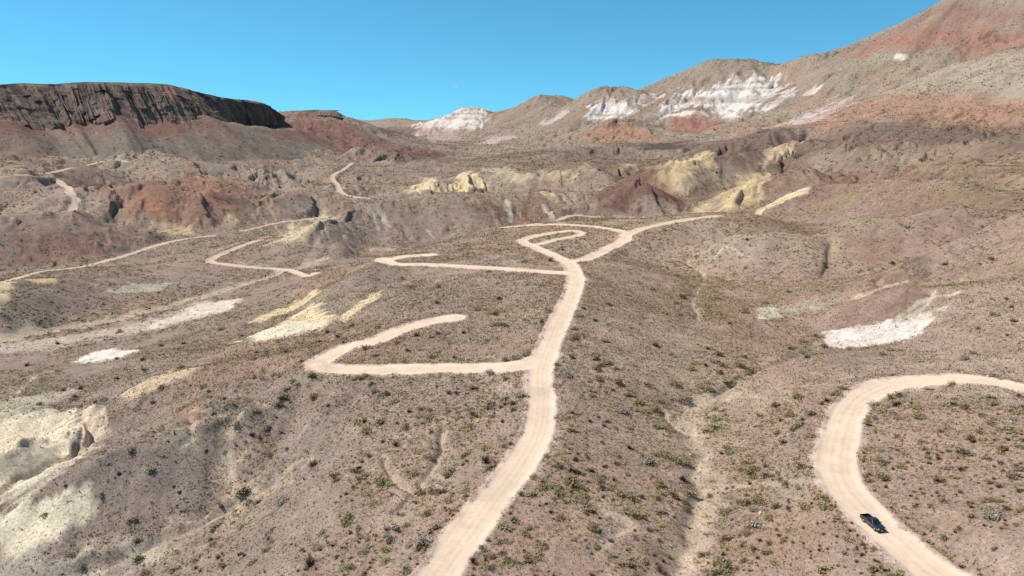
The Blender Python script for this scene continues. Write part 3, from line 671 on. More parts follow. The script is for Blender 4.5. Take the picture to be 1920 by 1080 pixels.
# ------------------------------------------------------------------ basalt cliff of the mesa
def cliff(name_, rx, ry, rz, nx, ny, bz, S, lit, amp_, NTt, back_len):
    T = np.linspace(0, 1, NTt)[:, None]; s_ = S[None, :]
    zg = hz(rx + nx * 22, ry + ny * 22)
    hgt = np.maximum(rz - bz, 1)
    zz = rz - T * (np.maximum(rz - np.minimum(bz, zg), 1) + 14)
    tt = np.clip((rz - zz) / hgt, 0, 1.4)
    ones = np.ones_like(zz); SS = s_ * ones
    big = ridged(SS / 62, .2 * tt + 3, 5, 2); med = ridged(SS / 19 + .2 * fbm(SS / 30, tt * 1.0, 8, 2), tt * .25, 15, 2); fine = ridged(SS / 6 + .3 * fbm(SS / 9, tt * 3, 9, 2), tt * .8 + 9, 25, 3)
    leftn = sstep(S[-1] * .72, S[-1] * .5, SS) * lit
    ledge = np.clip(fbm(SS / 45, tt * 2.2, 35, 3), -.6, .6)
    ramp = (tt ** .9) * (38 * leftn + 8)
    atten = sstep(0, .12, tt) * .85 + .15
    ci = np.floor(SS / 7.5 + .15 * fbm(SS / 12, tt * 2.5, 71, 2)); cj = np.floor(tt * 2.6 + hsh(ci, ci * 0, 72) * 2); blk = (hsh(ci, ci * 0 + 3, 73) - .5) * 5 + (hsh(ci, cj, 74) - .5) * 4.5
    off = -4 + ramp + amp_ * sstep(.01, .1, tt) * blk + amp_ * atten * (8 * big + 6.0 * med * (1 - .3 * tt) + 2.8 * fine) + 4 * ledge * tt
    off = off + .9 * fbm(SS / 2.5, zz / 4, 45, 2)
    vx = rx + nx * off; vy = ry + ny * off; vz = zz + .8 * fbm(SS / 8, tt * 6, 55, 2) * (tt > .02)
    crown = 1.3 * fbm(SS[0] / 25, SS[0] * 0, 65, 3) - 1.5 * np.maximum(0, -big[0]); vz[0] += crown; vz[1:6] += crown * .6
    cliffc = np.zeros(zz.shape + (3,)); cliffc[:] = alb(148, 124, 108)
    def mc(A, c, m): A += (np.asarray(c) - A) * np.clip(m, 0, 1)[..., None]
    mc(cliffc, alb(120, 101, 92), sstep(-.1, .4, fbm(SS / 12, zz / 30, 66, 3)))
    mc(cliffc, alb(168, 134, 114), sstep(.15, .5, fbm(SS / 9, zz / 22, 67, 3)) * .8)
    mc(cliffc, alb(146, 132, 112), sstep(.2, .5, ledge + .3 * fbm(SS / 6, zz / 6, 68, 2)) * .6)
    mc(cliffc, alb(126, 124, 88), sstep(.05, .0, tt) * .8)
    cliffc *= (1 + .22 * fbm(SS / 3, zz / 9, 69, 3))[..., None]
    # top of the mesa
    NB = 26; back = (np.linspace(0, 1, NB) ** 1.5 * back_len)[:, None]
    bx = vx[0] - nx * back; by = vy[0] - ny * back
    bzv = vz[0] + 3.5 * (1 - np.exp(-back / 30)) * 0 - back * .004 + 1.2 * fbm(bx / 30, by / 30, 81, 3) * sstep(0, 25, back)
    bxyz = np.stack([bx, by, bzv], -1)[::-1][:-1]
    cc = np.zeros(bxyz.shape); cc[:] = alb(132, 126, 98); cc *= (1 + .2 * fbm(bxyz[..., 0] / 5, bxyz[..., 1] / 5, 83, 3))[..., None]
    G = np.concatenate([bxyz, np.stack([vx, vy, vz], -1)], 0); GC = np.concatenate([cc, cliffc], 0)
    nr_, nc_ = G.shape[:2]; ii = np.arange(nr_ * nc_).reshape(nr_, nc_)
    fq = np.stack([ii[:-1, :-1], ii[1:, :-1], ii[1:, 1:], ii[:-1, 1:]], -1).reshape(-1, 4)
    link(name_, set_mesh(name_, G.reshape(-1, 3), fq, [M_rock], np.clip(GC.reshape(-1, 3), .02, .8), smooth=False), kind='structure')
cliff('mesa', rx, ry, rz, nx, ny, bz, S, 1.0, 1.0, NTt, 900)
def outline(px, n_):
    P = spline([rim_pt(*p) for p in px], 8); sg = np.r_[0, np.cumsum(np.hypot(np.diff(P[:, 0]), np.diff(P[:, 1])))]; S_ = np.linspace(0, sg[-1], n_)
    a, b, c = (np.interp(S_, sg, P[:, k]) for k in range(3)); tx, ty = np.gradient(a), np.gradient(b); tl = np.hypot(tx, ty); nx_, ny_ = ty / tl, -tx / tl
    if (nx_ * a + ny_ * b).mean() > 0: nx_, ny_ = -nx_, -ny_
    for v_ in (nx_, ny_):
        for _ in range(60): v_[1:-1] = (v_[:-2] + v_[1:-1] * 2 + v_[2:]) / 4
    return a, b, c, nx_, ny_, S_
a, b, c, d, e, S2 = outline([(505,214,1800),(530,210,1740),(555,207,1700),(600,206,1690),(628,208,1680),(642,214,1690),(652,222,1720),(664,232,1790)], 420)
cliff('mesa', a, b, c, d, e, c - 13 - 5 * np.sin(S2 / 40), S2, .6, .5, 30, 70)
print('mesa', time.time() - T0)

# ------------------------------------------------------------------ plants
def leaf_mat(name, col, vary=.25):
    m, t, b = mat(name); N = t.nodes; Lk = t.links
    at = N.new('ShaderNodeAttribute'); at.attribute_name = 'soil'
    oi = N.new('ShaderNodeObjectInfo'); mr = N.new('ShaderNodeMapRange'); mr.inputs[3].default_value = 1 - vary; mr.inputs[4].default_value = 1 + vary
    Lk.new(oi.outputs['Random'], mr.inputs[0])
    vm = N.new('ShaderNodeVectorMath'); vm.operation = 'SCALE'; Lk.new(at.outputs['Color'], vm.inputs[0]); Lk.new(mr.outputs[0], vm.inputs['Scale'])
    v2 = N.new('ShaderNodeVectorMath'); v2.operation = 'MULTIPLY'; v2.inputs[1].default_value = col; Lk.new(vm.outputs[0], v2.inputs[0])
    Lk.new(v2.outputs[0], b.inputs['Base Color']); b.inputs['Roughness'].default_value = .8; b.inputs['Specular IOR Level'].default_value = .15
    return m
def frame(d):
    a = np.cross(d, [0.3, .5, .8]); a /= np.linalg.norm(a, axis=1, keepdims=True) + 1e-9; return a
def tris_twigs(n, g, up=.55, w=.05, lo=.6, r0=.12):
    th_ = g.uniform(0, 6.283, n); el = np.arcsin(np.clip(g.uniform(0, 1, n) ** up, 0, 1)) * .98
    d = np.stack([np.cos(th_) * np.cos(el), np.sin(th_) * np.cos(el), np.sin(el) * .95 + .08], 1)
    b0 = d * np.array([1, 1, 0]) * g.uniform(0, r0, (n, 1)); tip = d * g.uniform(lo, 1.05, (n, 1)); s = frame(d) * w * g.uniform(.6, 1.3, (n, 1))
    V = np.stack([b0 - s * .4, b0 + s * .4, tip], 1); V[:, 2] += g.normal(0, .03, (n, 3)); return V
def tris_leaves(n, g, size=.11, flat=.8, lobes=7):
    c = g.normal(0, 1, (lobes, 3)); c /= np.linalg.norm(c, axis=1, keepdims=True); c[:, 2] = np.abs(c[:, 2]) * .8 + .05
    c *= g.uniform(.3, .72, (lobes, 1))
    p = c[g.integers(0, lobes, n)] + g.normal(0, .19, (n, 3)); p[:, 2] = np.abs(p[:, 2]) * flat + .04
    a = g.normal(0, 1, (n, 3)); a /= np.linalg.norm(a, axis=1, keepdims=True); b = frame(a)
    s = size * g.uniform(.6, 1.4, (n, 1))
    return np.stack([p - b * s * .6, p + b * s * .6, p + a * s * 1.3], 1)
def tmesh(name, T_, mats_, shade, mi=None):
    V = T_.reshape(-1, 3); F = np.arange(len(V)).reshape(-1, 3)
    cols = np.repeat(shade, 3)[:, None] * np.ones(3)
    return set_mesh(name, V, F, mats_, cols, mi, smooth=False)
PAL = {'creosote_bush': alb(166, 152, 106), 'dry_bush': alb(172, 128, 92), 'sage_bush': alb(162, 152, 126),
       'dark_bush': alb(136, 108, 98), 'flowering_bush': alb(196, 178, 108), 'bright_bush': alb(142, 150, 84)}
PAL = {k: v * 1.1 for k, v in PAL.items()}
KINDS = ['dry_bush', 'creosote_bush', 'sage_bush', 'dark_bush', 'flowering_bush']
LM = {k: leaf_mat('foliage_' + k, tuple(v)) for k, v in PAL.items()}
M_twig = simple('twig', tuple(alb(150, 124, 100)), .9)
TEMPL = {}
def bush_template(kind, v):
    key = (kind, v)
    if key in TEMPL: return TEMPL[key]
    g = np.random.default_rng(900 + v * 17 + sum(map(ord, kind)))
    if kind in ('creosote_bush', 'sage_bush', 'bright_bush'):
        A = tris_leaves(230, g, .13, .9, 9); B = tris_twigs(50, g, .6, .035, .7)
    elif kind == 'flowering_bush':
        A = tris_leaves(90, g, .13, .7, 5); B = tris_twigs(20, g, .8, .05)
    else:
        A = tris_twigs(150, g, .6, .075, .6, .25); B = tris_twigs(20, g, .6, .04)
    T_ = np.concatenate([A, B]); sh = np.r_[g.uniform(.65, 1.3, len(A)), g.uniform(.8, 1.2, len(B))]
    mi = np.r_[np.zeros(len(A)), np.ones(len(B))]
    me = tmesh(kind, T_, [LM[kind], M_twig], sh, mi); TEMPL[key] = me; return me

# --- where shrubs grow
def vis_mask():
    el = (H - CAM_H) / RR; cm = np.maximum.accumulate(el, axis=0); return el >= cm - .0025
VIS = vis_mask()
def look(A, x, y):
    a = np.clip((np.arctan2(x, y) - TH0) / (TH1 - TH0) * (NT - 1), 0, NT - 1).round().astype(int)
    b = np.clip((np.log(np.hypot(x, y)) - L0) / (L1 - L0) * (NR - 1), 0, NR - 1).round().astype(int)
    return A[b, a]
def scatter(n, r0, r1, p=1.0):
    r = (rng.uniform(r0 ** (2 * p), r1 ** (2 * p), n)) ** (1 / (2 * p)); a = rng.uniform(R(-50), R(50), n); return r * np.sin(a), r * np.cos(a)
bands = [(30, 150, 44000, .30), (150, 300, 120000, .35), (300, 600, 150000, .50), (600, 1300, 170000, .85), (1300, 2700, 140000, 1.5)]
PX, PY, PR, PK, PB = [], [], [], [], []
for bi, (ra, rb, n, med) in enumerate(bands):
    x, y = scatter(n * 2, ra, rb); v = look(VEG, x, y)
    clump = .52 + .8 * fbm(x / 9, y / 9, 301, 3) + .6 * fbm(x / 38, y / 38, 305, 3)
    k = rng.uniform(0, 1, len(x)) < v * clump * .95
    x, y = x[k], y[k]
    rad = med * np.exp(rng.normal(0, .45, len(x))) * np.where(rng.uniform(0, 1, len(x)) < .05, 1.9, 1)
    rad = np.clip(rad, .14, 1.7 if bi < 3 else 3.2)
    w = look(WASH, x, y); big = (w < 7) & (rng.uniform(0, 1, len(x)) < .25); rad[big] *= 1.3
    q = rng.uniform(0, 1, len(x)) + .22 * fbm(x / 25, y / 25, 311, 3) - np.where(w < 8, .0, 0)
    kk = np.select([q < .50, q < .66, q < .85, q < .95], [0, 1, 2, 3], 4)
    kk = np.where((rad > .62) & (kk == 0), 1, kk); kk = np.where(big & (kk != 4), 1, kk); kk = np.where((w < 12) & (bi >= 1) & (x < -60) & (rng.uniform(0, 1, len(x)) < .6), 1, kk)
    PX.append(x); PY.append(y); PR.append(rad); PK.append(kk); PB.append(np.full(len(x), bi))
PX, PY, PR, PK, PB = map(np.concatenate, (PX, PY, PR, PK, PB))
# prominent plants surveyed one by one: photo column, row, radius in photo pixels, kind, label
BIG = [
 (840,882,22,'creosote_bush','broad pale green bush halfway between the road bend and the left slope'),
 (788,922,17,'creosote_bush','olive brown bush in the gully left of the main road'),
 (873,928,11,'bright_bush','bright green bush touching the left edge of the main road'),
 (960,917,10,'bright_bush','round green bush touching the right edge of the main road'),
 (990,891,11,'creosote_bush','olive bush just up the right road edge from the round green one'),
 (1014,853,9,'creosote_bush','small dark green bush beside the main road where it straightens'),
 (933,980,17,'creosote_bush','large olive brown bush leaning on the right edge of the main road'),
 (962,972,13,'sage_bush','grey brown bush right behind the large olive one by the road'),
 (1062,835,12,'creosote_bush','dark green bush standing alone right of the main road'),
 (1079,859,12,'dry_bush','wide rusty bush below the lone dark green one'),
 (1095,941,15,'sage_bush','wide grey green bush below the tall yellow green sotol'),
 (1176,887,9,'sage_bush','compact blue green bush on the flat between road and arroyo'),
 (1010,1038,17,'creosote_bush','olive bush near the bottom edge right of the main road'),
 (940,1034,11,'sage_bush','grey green bush close to the lowest stretch of the main road'),
 (887,1049,14,'dark_bush','dark grey thicket on the road shoulder at the bottom edge'),
 (652,968,22,'creosote_bush','very wide olive bush with brown base in the lower left plain'),
 (652,1062,18,'bright_bush','wide green bush at the bottom edge left of centre'),
 (721,1049,16,'bright_bush','long green bush at the bottom edge beside the main road'),
 (694,1020,13,'sage_bush','silvery bush above the two green bushes at the bottom edge'),
 (921,695,13,'sage_bush','grey green bush where the hairpin track leaves the main road'),
 (888,708,12,'creosote_bush','dark olive bush just below the hairpin track'),
 (1043,681,10,'bright_bush','green bush on the outer edge of the junction'),
 (1072,668,11,'creosote_bush','yellowish green bush just right of the road junction'),
 (1366,716,15,'bright_bush','bright green bush at the top of the arroyo bend'),
 (1330,728,14,'bright_bush','bright green bush left of its twin above the arroyo bend'),
 (1283,747,17,'sage_bush','dark grey green bush on the cut bank of the arroyo'),
 (1343,782,13,'sage_bush','grey green bush standing inside the arroyo bend'),
 (1457,809,11,'creosote_bush','grey green bush midway between the arroyo and the curved road'),
 (1461,897,14,'sage_bush','wide sage coloured bush by the faint track left of the curved road'),
 (1415,953,13,'sage_bush','spiky grey green bush on the red flat left of the curved road'),
 (1400,926,9,'creosote_bush','small green bush above the spiky grey green one'),
 (1361,1007,15,'creosote_bush','tall olive bush on the right bank of the arroyo near the bottom'),
 (1238,1065,16,'dry_bush','wide brown bush at the bottom edge by the arroyo'),
 (1637,755,13,'sage_bush','silvery bush inside the top of the road curve'),
 (1621,783,11,'creosote_bush','olive bush on the inner edge of the curve beside a pale rock'),
 (1685,739,13,'sage_bush','flat grey green bush just inside the upper part of the curve'),
 (1741,728,9,'creosote_bush','small green bush below the far arm of the curved road'),
 (1789,716,12,'creosote_bush','yellowish olive bush against the far arm of the curved road'),
 (1679,816,13,'creosote_bush','double green bush inside the curve well above the truck'),
 (1619,857,16,'creosote_bush','large olive bush touching the inner edge of the curve'),
 (1770,1005,16,'sage_bush','bushy grey green shrub right of the truck beyond the road'),
 (1864,961,24,'sage_bush','largest sage green shrub low on the right side'),
 (1822,966,12,'creosote_bush','green bush just left of the largest sage green shrub'),
 (1912,916,13,'bright_bush','green bush cut by the right edge of the picture'),
 (1854,903,12,'sage_bush','grey green bush above the largest sage green shrub'),
 (1841,820,13,'creosote_bush','wide dark green bush on the far right slope'),
 (1876,866,11,'creosote_bush','round green bush between two grey ones on the far right slope'),
 (1852,857,11,'sage_bush','pale grey green bush left of the round green one'),
 (1789,1065,12,'dark_bush','purplish bush at the bottom edge right of the curved road'),
 (1608,887,10,'creosote_bush','small green bush on the inner edge below the large olive one'),
 (1440,1017,13,'creosote_bush','grey green bush low on the flat left of the truck'),
 (1592,1007,15,'creosote_bush','yellow green bush on the outer road edge left of the truck'),
 (1269,566,9,'bright_bush','small vivid green bush high between the road and the pale patch'),
 (950,672,12,'bright_bush','green bush inside the hairpin next to the junction'),
 (1110,1075,11,'dry_bush','rusty bush at the bottom edge in the middle'),
 (550,712,9,'bright_bush','green bush below the outer bend of the hairpin track'),
 (538,727,9,'creosote_bush','olive bush below the green one under the hairpin bend'),
 (288,752,8,'bright_bush','green bush on the shoulder above the pale badlands'),
 (1716,1014,12,'sage_bush','grey spiny rosette bush casting a dark shadow beside the road')]
n_big = 0
def put(o, x, y, dz=0): o.location = (x, y, float(hz(x, y)) + dz)
def tag(o, label, cat, group=None):
    o['label'] = label; o['category'] = cat
    if group: o['group'] = group
bx_, by_ = [], []
def off_road(p, need):
    """step sideways until the plant stands clear of the graded road"""
    for k in range(0, 26):
        for a_ in np.linspace(0, 2 * math.pi, 16, endpoint=False):
            q = (p[0] + .3 * k * math.cos(a_), p[1] + .3 * k * math.sin(a_))
            if look(ROADE, np.array([q[0]]), np.array([q[1]]))[0] > need: return q
    return p
for u, v, pr, kind, lab in BIG:
    p = cast(u, v + pr * .35)
    if not p: continue
    p = off_road(p, .9)
    d = proj(p[0], p[1], float(hz(*p)))[2]; rad = pr * d / FPX * 1.05
    o = link(kind, bush_template(kind, n_big % 4)); n_big += 1
    o.scale = (rad, rad * rng.uniform(.85, 1.05), rad * rng.uniform(.72, .95)); o.rotation_euler[2] = rng.uniform(0, 6.28); put(o, *p, -.03)
    tag(o, lab, 'bush', 'large bushes of the plateau'); bx_.append(p[0]); by_.append(p[1])
bx_, by_ = np.array(bx_), np.array(by_)
near = PB <= 1
dmin = np.full(len(PX), 99.0); ni = np.nonzero(near)[0]
for k in range(len(bx_)): dmin[ni] = np.minimum(dmin[ni], np.hypot(PX[ni] - bx_[k], PY[ni] - by_[k]))
keep = dmin > 1.2; PX, PY, PR, PK, PB = PX[keep], PY[keep], PR[keep], PK[keep], PB[keep]
PZ = hz(PX, PY); pu, pv, pd = proj(PX, PY, PZ)
seen = (pu > -4) & (pu < 1924) & (pv < 1084) & (pv > 0) & look(VIS, PX, PY)
app = np.where(seen, PR / pd, 0)
SIZEW = [(.38, 'small'), (.62, 'medium'), (9, 'large')]
LOOK = {'dry_bush': ('rusty brown dry bush', 'dry brown bushes'), 'creosote_bush': ('olive green bush', 'olive green bushes'), 'sage_bush': ('grey green bush', 'grey green bushes'),
        'dark_bush': ('dark purplish brown bush', 'dark bushes'), 'flowering_bush': ('bush with yellow green flowers', 'yellow green flowering bushes')}
def zone(u, v, road, wash):
    ur = np.interp(v, [500, 560, 700, 760, 800, 850, 950, 1080], [1072, 1075, 1014, 1015, 1010, 988, 920, 820])
    if road < 2.2:
        if u > 1480: return 'beside the curved road'
        if u < 960 and v < 720: return 'beside the hairpin track'
        return 'left beside the main road' if u < ur else 'right beside the main road'
    if wash < 4 and 1200 < u < 1600: return 'in the arroyo'
    if u > 1600 and v > 735: return 'inside the road curve'
    if u > 1340 and v > 690: return 'between arroyo and curved road'
    if v < 690 and u > 1100: return 'beyond the arroyo bend'
    if u > ur: return 'between main road and arroyo'
    if v < 690: return 'on the hairpin plateau'
    if u < 480: return 'on the bare left slope'
    return 'between main road and left slope'
ROWW = [(700, 'farthest away'), (760, 'far part'), (830, 'level with upper curve'), (900, 'middle part'), (960, 'above truck level'), (1020, 'level with truck'), (2000, 'nearest part')]
rd_, ws_ = look(ROADE, PX, PY), look(WASH, PX, PY)
single = np.zeros(len(PX), bool); QUOTA = {0: 290, 1: 190, 2: 230, 3: 150, 4: 90}
for ki, kind in enumerate(KINDS):
    c = np.nonzero((PK == ki) & (app > 0))[0]; c = c[np.argsort(-app[c])][:QUOTA[ki]]; single[c] = True
    for j in c:
        o = link(kind, bush_template(kind, int(j) % 4)); r_ = float(PR[j])
        o.scale = (r_ * 1.1, r_ * 1.1 * rng.uniform(.8, 1.2), r_ * rng.uniform(.75, 1.15)); o.rotation_euler[2] = rng.uniform(0, 6.28)
        o.location = (PX[j], PY[j], PZ[j] - .03)
        sw = next(w for t_, w in SIZEW if r_ < t_); zn = zone(pu[j], pv[j], rd_[j], ws_[j]); rw = next(w for t_, w in ROWW if pv[j] < t_)
        tag(o, f'{sw} {LOOK[kind][0]} {zn}, {rw}', 'bush', f'{sw} {LOOK[kind][1]} {zn}, {rw}')
print('singles', single.sum(), time.time() - T0)
# the rest: uncountable scrub as one mesh
def scatter_mesh(name, idxs, nt_by_band, seed):
    g = np.random.default_rng(seed); Ts, Cs = [], []
    for bi in range(len(bands)):
        for ki, kind in enumerate(KINDS):
            ids = idxs[(PB[idxs] == bi) & (PK[idxs] == ki)]
            if not len(ids): continue
            nt_ = nt_by_band[bi]
            for var in range(5):
                sub = ids[var::5]
                if not len(sub): continue
                wd = (.075, .10, .22, .42, .6)[bi]
                if kind in ('creosote_bush', 'sage_bush', 'flowering_bush') and bi < 3:
                    A = np.concatenate([tris_leaves(nt_ * 2 // 3, g, (.17, .22, .34)[bi], .85, 5), tris_twigs(nt_ // 3, g, .7, wd * .8)])
                else: A = tris_twigs(nt_, g, .7, wd, .6, .25)
                A[:, :, 2] *= .82
                a = g.uniform(0, 6.28, len(sub)); c, s = np.cos(a), np.sin(a); r_ = PR[sub] * 1.08
                xx = (A[None, :, :, 0] * c[:, None, None] - A[None, :, :, 1] * s[:, None, None]) * r_[:, None, None] + PX[sub][:, None, None]
                yy = (A[None, :, :, 0] * s[:, None, None] + A[None, :, :, 1] * c[:, None, None]) * r_[:, None, None] + PY[sub][:, None, None]
                zz_ = A[None, :, :, 2] * (r_ * g.uniform(.7, 1.15, len(sub)))[:, None, None] + (PZ[sub] - .03)[:, None, None]
                Ts.append(np.stack([xx, yy, zz_], -1).reshape(-1, 3).astype(np.float32))
                col = PAL[kind][None, :] * g.uniform(.75, 1.25, (len(sub), 1))
                if bi >= 2: col = col * .84 * np.array([1, .97, .9])
                cc_ = np.repeat(np.repeat((col[:, None, :] * g.uniform(.75, 1.2, (1, len(A), 1)))[:, :, None, :], 3, 2).reshape(-1, 3), 1, 0)
                Cs.append(cc_.astype(np.float32))
    V = np.concatenate(Ts); Cc = np.concatenate(Cs)
    me = set_mesh(name, V, np.arange(len(V)).reshape(-1, 3), [leaf_mat('scrub_leaf', (1, 1, 1), 0)], Cc, smooth=False)
    link(name, me, kind='stuff', label='low desert scrub scattered over the plain and hillsides', category='scrub')
rest = np.nonzero(~single & (PB <= 4))[0]
scatter_mesh('scrub', rest, (36, 18, 8, 5, 4), 5)
print('scrub', time.time() - T0)
# fine ground cover: dry grass tufts and stones too many to count
def small_stuff(name, n, rmax, size, palette, label, stones):
    g = np.random.default_rng(77 + n); x, y = scatter(n, 35, rmax, .8); v = look(VEG, x, y); rd = look(ROADE, x, y)
    k = (g.uniform(0, 1, len(x)) < (.25 + .75 * v)) & (rd > .1); x, y = x[k], y[k]; z = hz(x, y); m = len(x)
    s = size * np.exp(g.normal(0, .4, m)) * (1 + np.hypot(x, y) / 260)
    if stones:
        P4 = g.normal(0, 1, (m, 4, 3)); P4 /= np.linalg.norm(P4, axis=2, keepdims=True); P4[:, :, 2] = P4[:, :, 2] * .6 + .25
        F4 = np.array([[0, 1, 2], [0, 3, 1], [0, 2, 3], [1, 3, 2]])
    else:
        P4 = np.zeros((m, 9, 3))
        for b_ in range(3):
            t_ = g.uniform(0, 6.28, m); e = g.uniform(.5, 1.4, m); w_ = .16
            P4[:, b_ * 3, 0] = -np.sin(t_) * w_; P4[:, b_ * 3, 1] = np.cos(t_) * w_; P4[:, b_ * 3 + 1] = -P4[:, b_ * 3]
            P4[:, b_ * 3 + 2] = np.stack([np.cos(t_) * np.cos(e), np.sin(t_) * np.cos(e), np.sin(e)], 1)
        F4 = np.arange(9).reshape(3, 3)
    Vv = P4 * s[:, None, None] + np.stack([x, y, z], -1)[:, None, :]
    F = (F4[None] + (np.arange(m) * P4.shape[1])[:, None, None]).reshape(-1, 3)
    pc = np.array(palette)[g.integers(0, len(palette), m)] * g.uniform(.75, 1.25, (m, 1))
    me = set_mesh(name, Vv.reshape(-1, 3), F, [bpy.data.materials['scrub_leaf']], np.repeat(pc, P4.shape[1], 0), smooth=False)
    link(name, me, kind='stuff', label=label, category=name.replace('_', ' '))
small_stuff('dry_grass', 70000, 260, .17, [alb(158, 128, 98), alb(140, 112, 92), alb(166, 148, 110), alb(136, 126, 96)], 'fine dry tufts covering the plain between the bushes', False)
small_stuff('stones', 80000, 230, .10, [alb(206, 184, 160), alb(170, 140, 122), alb(132, 108, 98), alb(120, 100, 92)], 'small loose stones scattered over the ground', True)
print('stuff', time.time() - T0)

# yuccas / sotols, prickly pears, boulders
M_yuc = leaf_mat('sotol_leaf', tuple(alb(178, 176, 96)), .15); M_pad = leaf_mat('cactus_pad', tuple(alb(126, 138, 112)), .15)
M_bld = ground_mat('dark_boulder', .35, .8, 3)
def sotol_mesh(g):
    A = tris_twigs(90, g, .9, .055, .8, .05); return tmesh('sotol', A, [M_yuc], g.uniform(.7, 1.3, len(A)))
def stalk_mesh(g):
    V = []; h = 1.9
    for k in range(4):
        a0, a1 = k * math.pi / 2, (k + 1) * math.pi / 2
        V.append([[.04 * math.cos(a0), .04 * math.sin(a0), 0], [.04 * math.cos(a1), .04 * math.sin(a1), 0], [.12, .05, h]])
    return tmesh('flower_stalk', np.array(V), [M_twig], np.ones(4))
g = np.random.default_rng(4)
SOT = [(1125,902,13,'tall yellow green sotol with a dry stalk right of the main road'), (1269,934,11,'spiky sotol on the left bank of the arroyo'),
       (1240,985,8,'small sotol below the larger one on the arroyo bank'), (1016,926,7,'small pale yucca close to the right road edge'),
       (1390,880,7,'small yucca on the right bank of the arroyo')]
for u, v, pr, lab in SOT:
    p = cast(u, v + 3); p = off_road(p, .9); d = proj(*p, float(hz(*p)))[2]; r_ = pr * d / FPX
    e = bpy.data.objects.new('sotol', None); C.objects.link(e); put(e, *p); tag(e, lab, 'sotol', 'sotols on the plain')
    a = link('rosette', sotol_mesh(g), e); a.scale = (r_, r_, r_ * 1.05)
    b = link('flower_stalk', stalk_mesh(g), e); b.scale = (r_, r_, r_)
def pad_mesh(g):
    bm = bmesh.new()
    for k in range(16):
        t_ = g.uniform(0, 6.28); rr_ = g.uniform(0, .75); s = g.uniform(.14, .24)
        M = Matrix.Translation((rr_ * math.cos(t_), rr_ * math.sin(t_), .18 + g.uniform(0, .45) * (1 - rr_ * .6))) @ Matrix.Rotation(g.uniform(0, 6.28), 4, 'Z') @ Matrix.Rotation(g.uniform(-.5, .5), 4, 'Y') @ Matrix.Diagonal((.28, 1, 1.35, 1)) @ Matrix.Scale(s, 4)
        bmesh.ops.create_icosphere(bm, subdivisions=2, radius=1, matrix=M)
    me = bpy.data.meshes.new('prickly_pear'); bm.to_mesh(me); bm.free(); me.materials.append(M_pad)
    ca = me.color_attributes.new('soil', 'FLOAT_COLOR', 'POINT'); n = len(me.vertices); ca.data.foreach_set('color', np.ones(n * 4, np.float32))
    for f in me.polygons: f.use_smooth = True
    return me
pads = [pad_mesh(g) for _ in range(3)]
PP = [(742,992,11,'blue green prickly pear clump left of the main road below the gully'), (1071,829,6,'small grey prickly pear by the lone dark green bush'),
      (836,955,8,'prickly pear clump in the gully nearer the main road'), (1130,828,7,'grey prickly pear on the flat right of the road'),
      (1265,968,7,'prickly pear casting a black shadow on the arroyo bank'), (780,941,7,'prickly pear under the olive bush in the gully'),
      (1060,940,6,'pale prickly pear below the main road straight'), (1385,705,7,'prickly pear above the arroyo bend')]
for k, (u, v, pr, lab) in enumerate(PP):
    p = cast(u, v + 3); p = off_road(p, .9); d = proj(*p, float(hz(*p)))[2]; r_ = pr * d / FPX
    o = link('prickly_pear', pads[k % 3]); put(o, *p, -.04); o.scale = (r_,) * 3; o.rotation_euler[2] = g.uniform(0, 6); tag(o, lab, 'cactus', 'prickly pears of the plain')
def rock_mesh(g, k):
    bm = bmesh.new()
    for q in range(4):
        M = Matrix.Translation((g.uniform(-.5, .5), g.uniform(-.4, .4), g.uniform(.05, .25))) @ Matrix.Rotation(g.uniform(0, 6), 4, 'Z') @ Matrix.Diagonal((g.uniform(.35, .7), g.uniform(.3, .5), g.uniform(.3, .5), 1))
        vs = bmesh.ops.create_icosphere(bm, subdivisions=2, radius=1, matrix=M)['verts']
        for w_ in vs: w_.co += Vector(g.normal(0, .05, 3))
    me = bpy.data.meshes.new('boulder'); bm.to_mesh(me); bm.free(); me.materials.append(M_bld)
    ca = me.color_attributes.new('soil', 'FLOAT_COLOR', 'POINT'); n = len(me.vertices); c = np.ones((n, 4), np.float32); c[:, :3] = alb(104, 86, 82); ca.data.foreach_set('color', c.ravel())
    return me
rocks = [rock_mesh(g, k) for k in range(3)]
RK = [(335,921,7,'dark boulder cluster in the middle of the bare left slope'), (326,910,4,'small dark boulder just above the larger cluster on the left slope'),
      (223,885,6,'dark boulder on the crest above the pale yellow face'), (460,899,4,'dark boulder low on the slope beside the pale chute'),
      (387,843,5,'dark boulder on the upper crest of the left slope'), (443,834,5,'dark boulder right of the one on the upper crest'),
      (415,946,8,'dark rock at the foot of the pale chute'), (339,957,4,'small dark rock below the middle cluster'),
      (1375,868,5,'dark rock on the right bank of the arroyo'), (526,809,5,'dark rock above the faint pale wedge'),
      (470,813,4,'dark rock left of the one above the faint pale wedge'), (452,1038,8,'dark boulder with pale twigs at the lower left'),
      (315,826,5,'dark boulder at the end of the upper crest'), (1624,781,0,'')]
for k, (u, v, pr, lab) in enumerate(RK):
    if not lab: continue
    p = cast(u, v + 2); p = off_road(p, .9); d = proj(*p, float(hz(*p)))[2]; r_ = pr * d / FPX
    o = link('boulder', rocks[k % 3]); put(o, *p, -.05); o.scale = (r_, r_, r_ * .9); o.rotation_euler[2] = g.uniform(0, 6); tag(o, lab, 'boulder', 'dark boulders of the left slope')

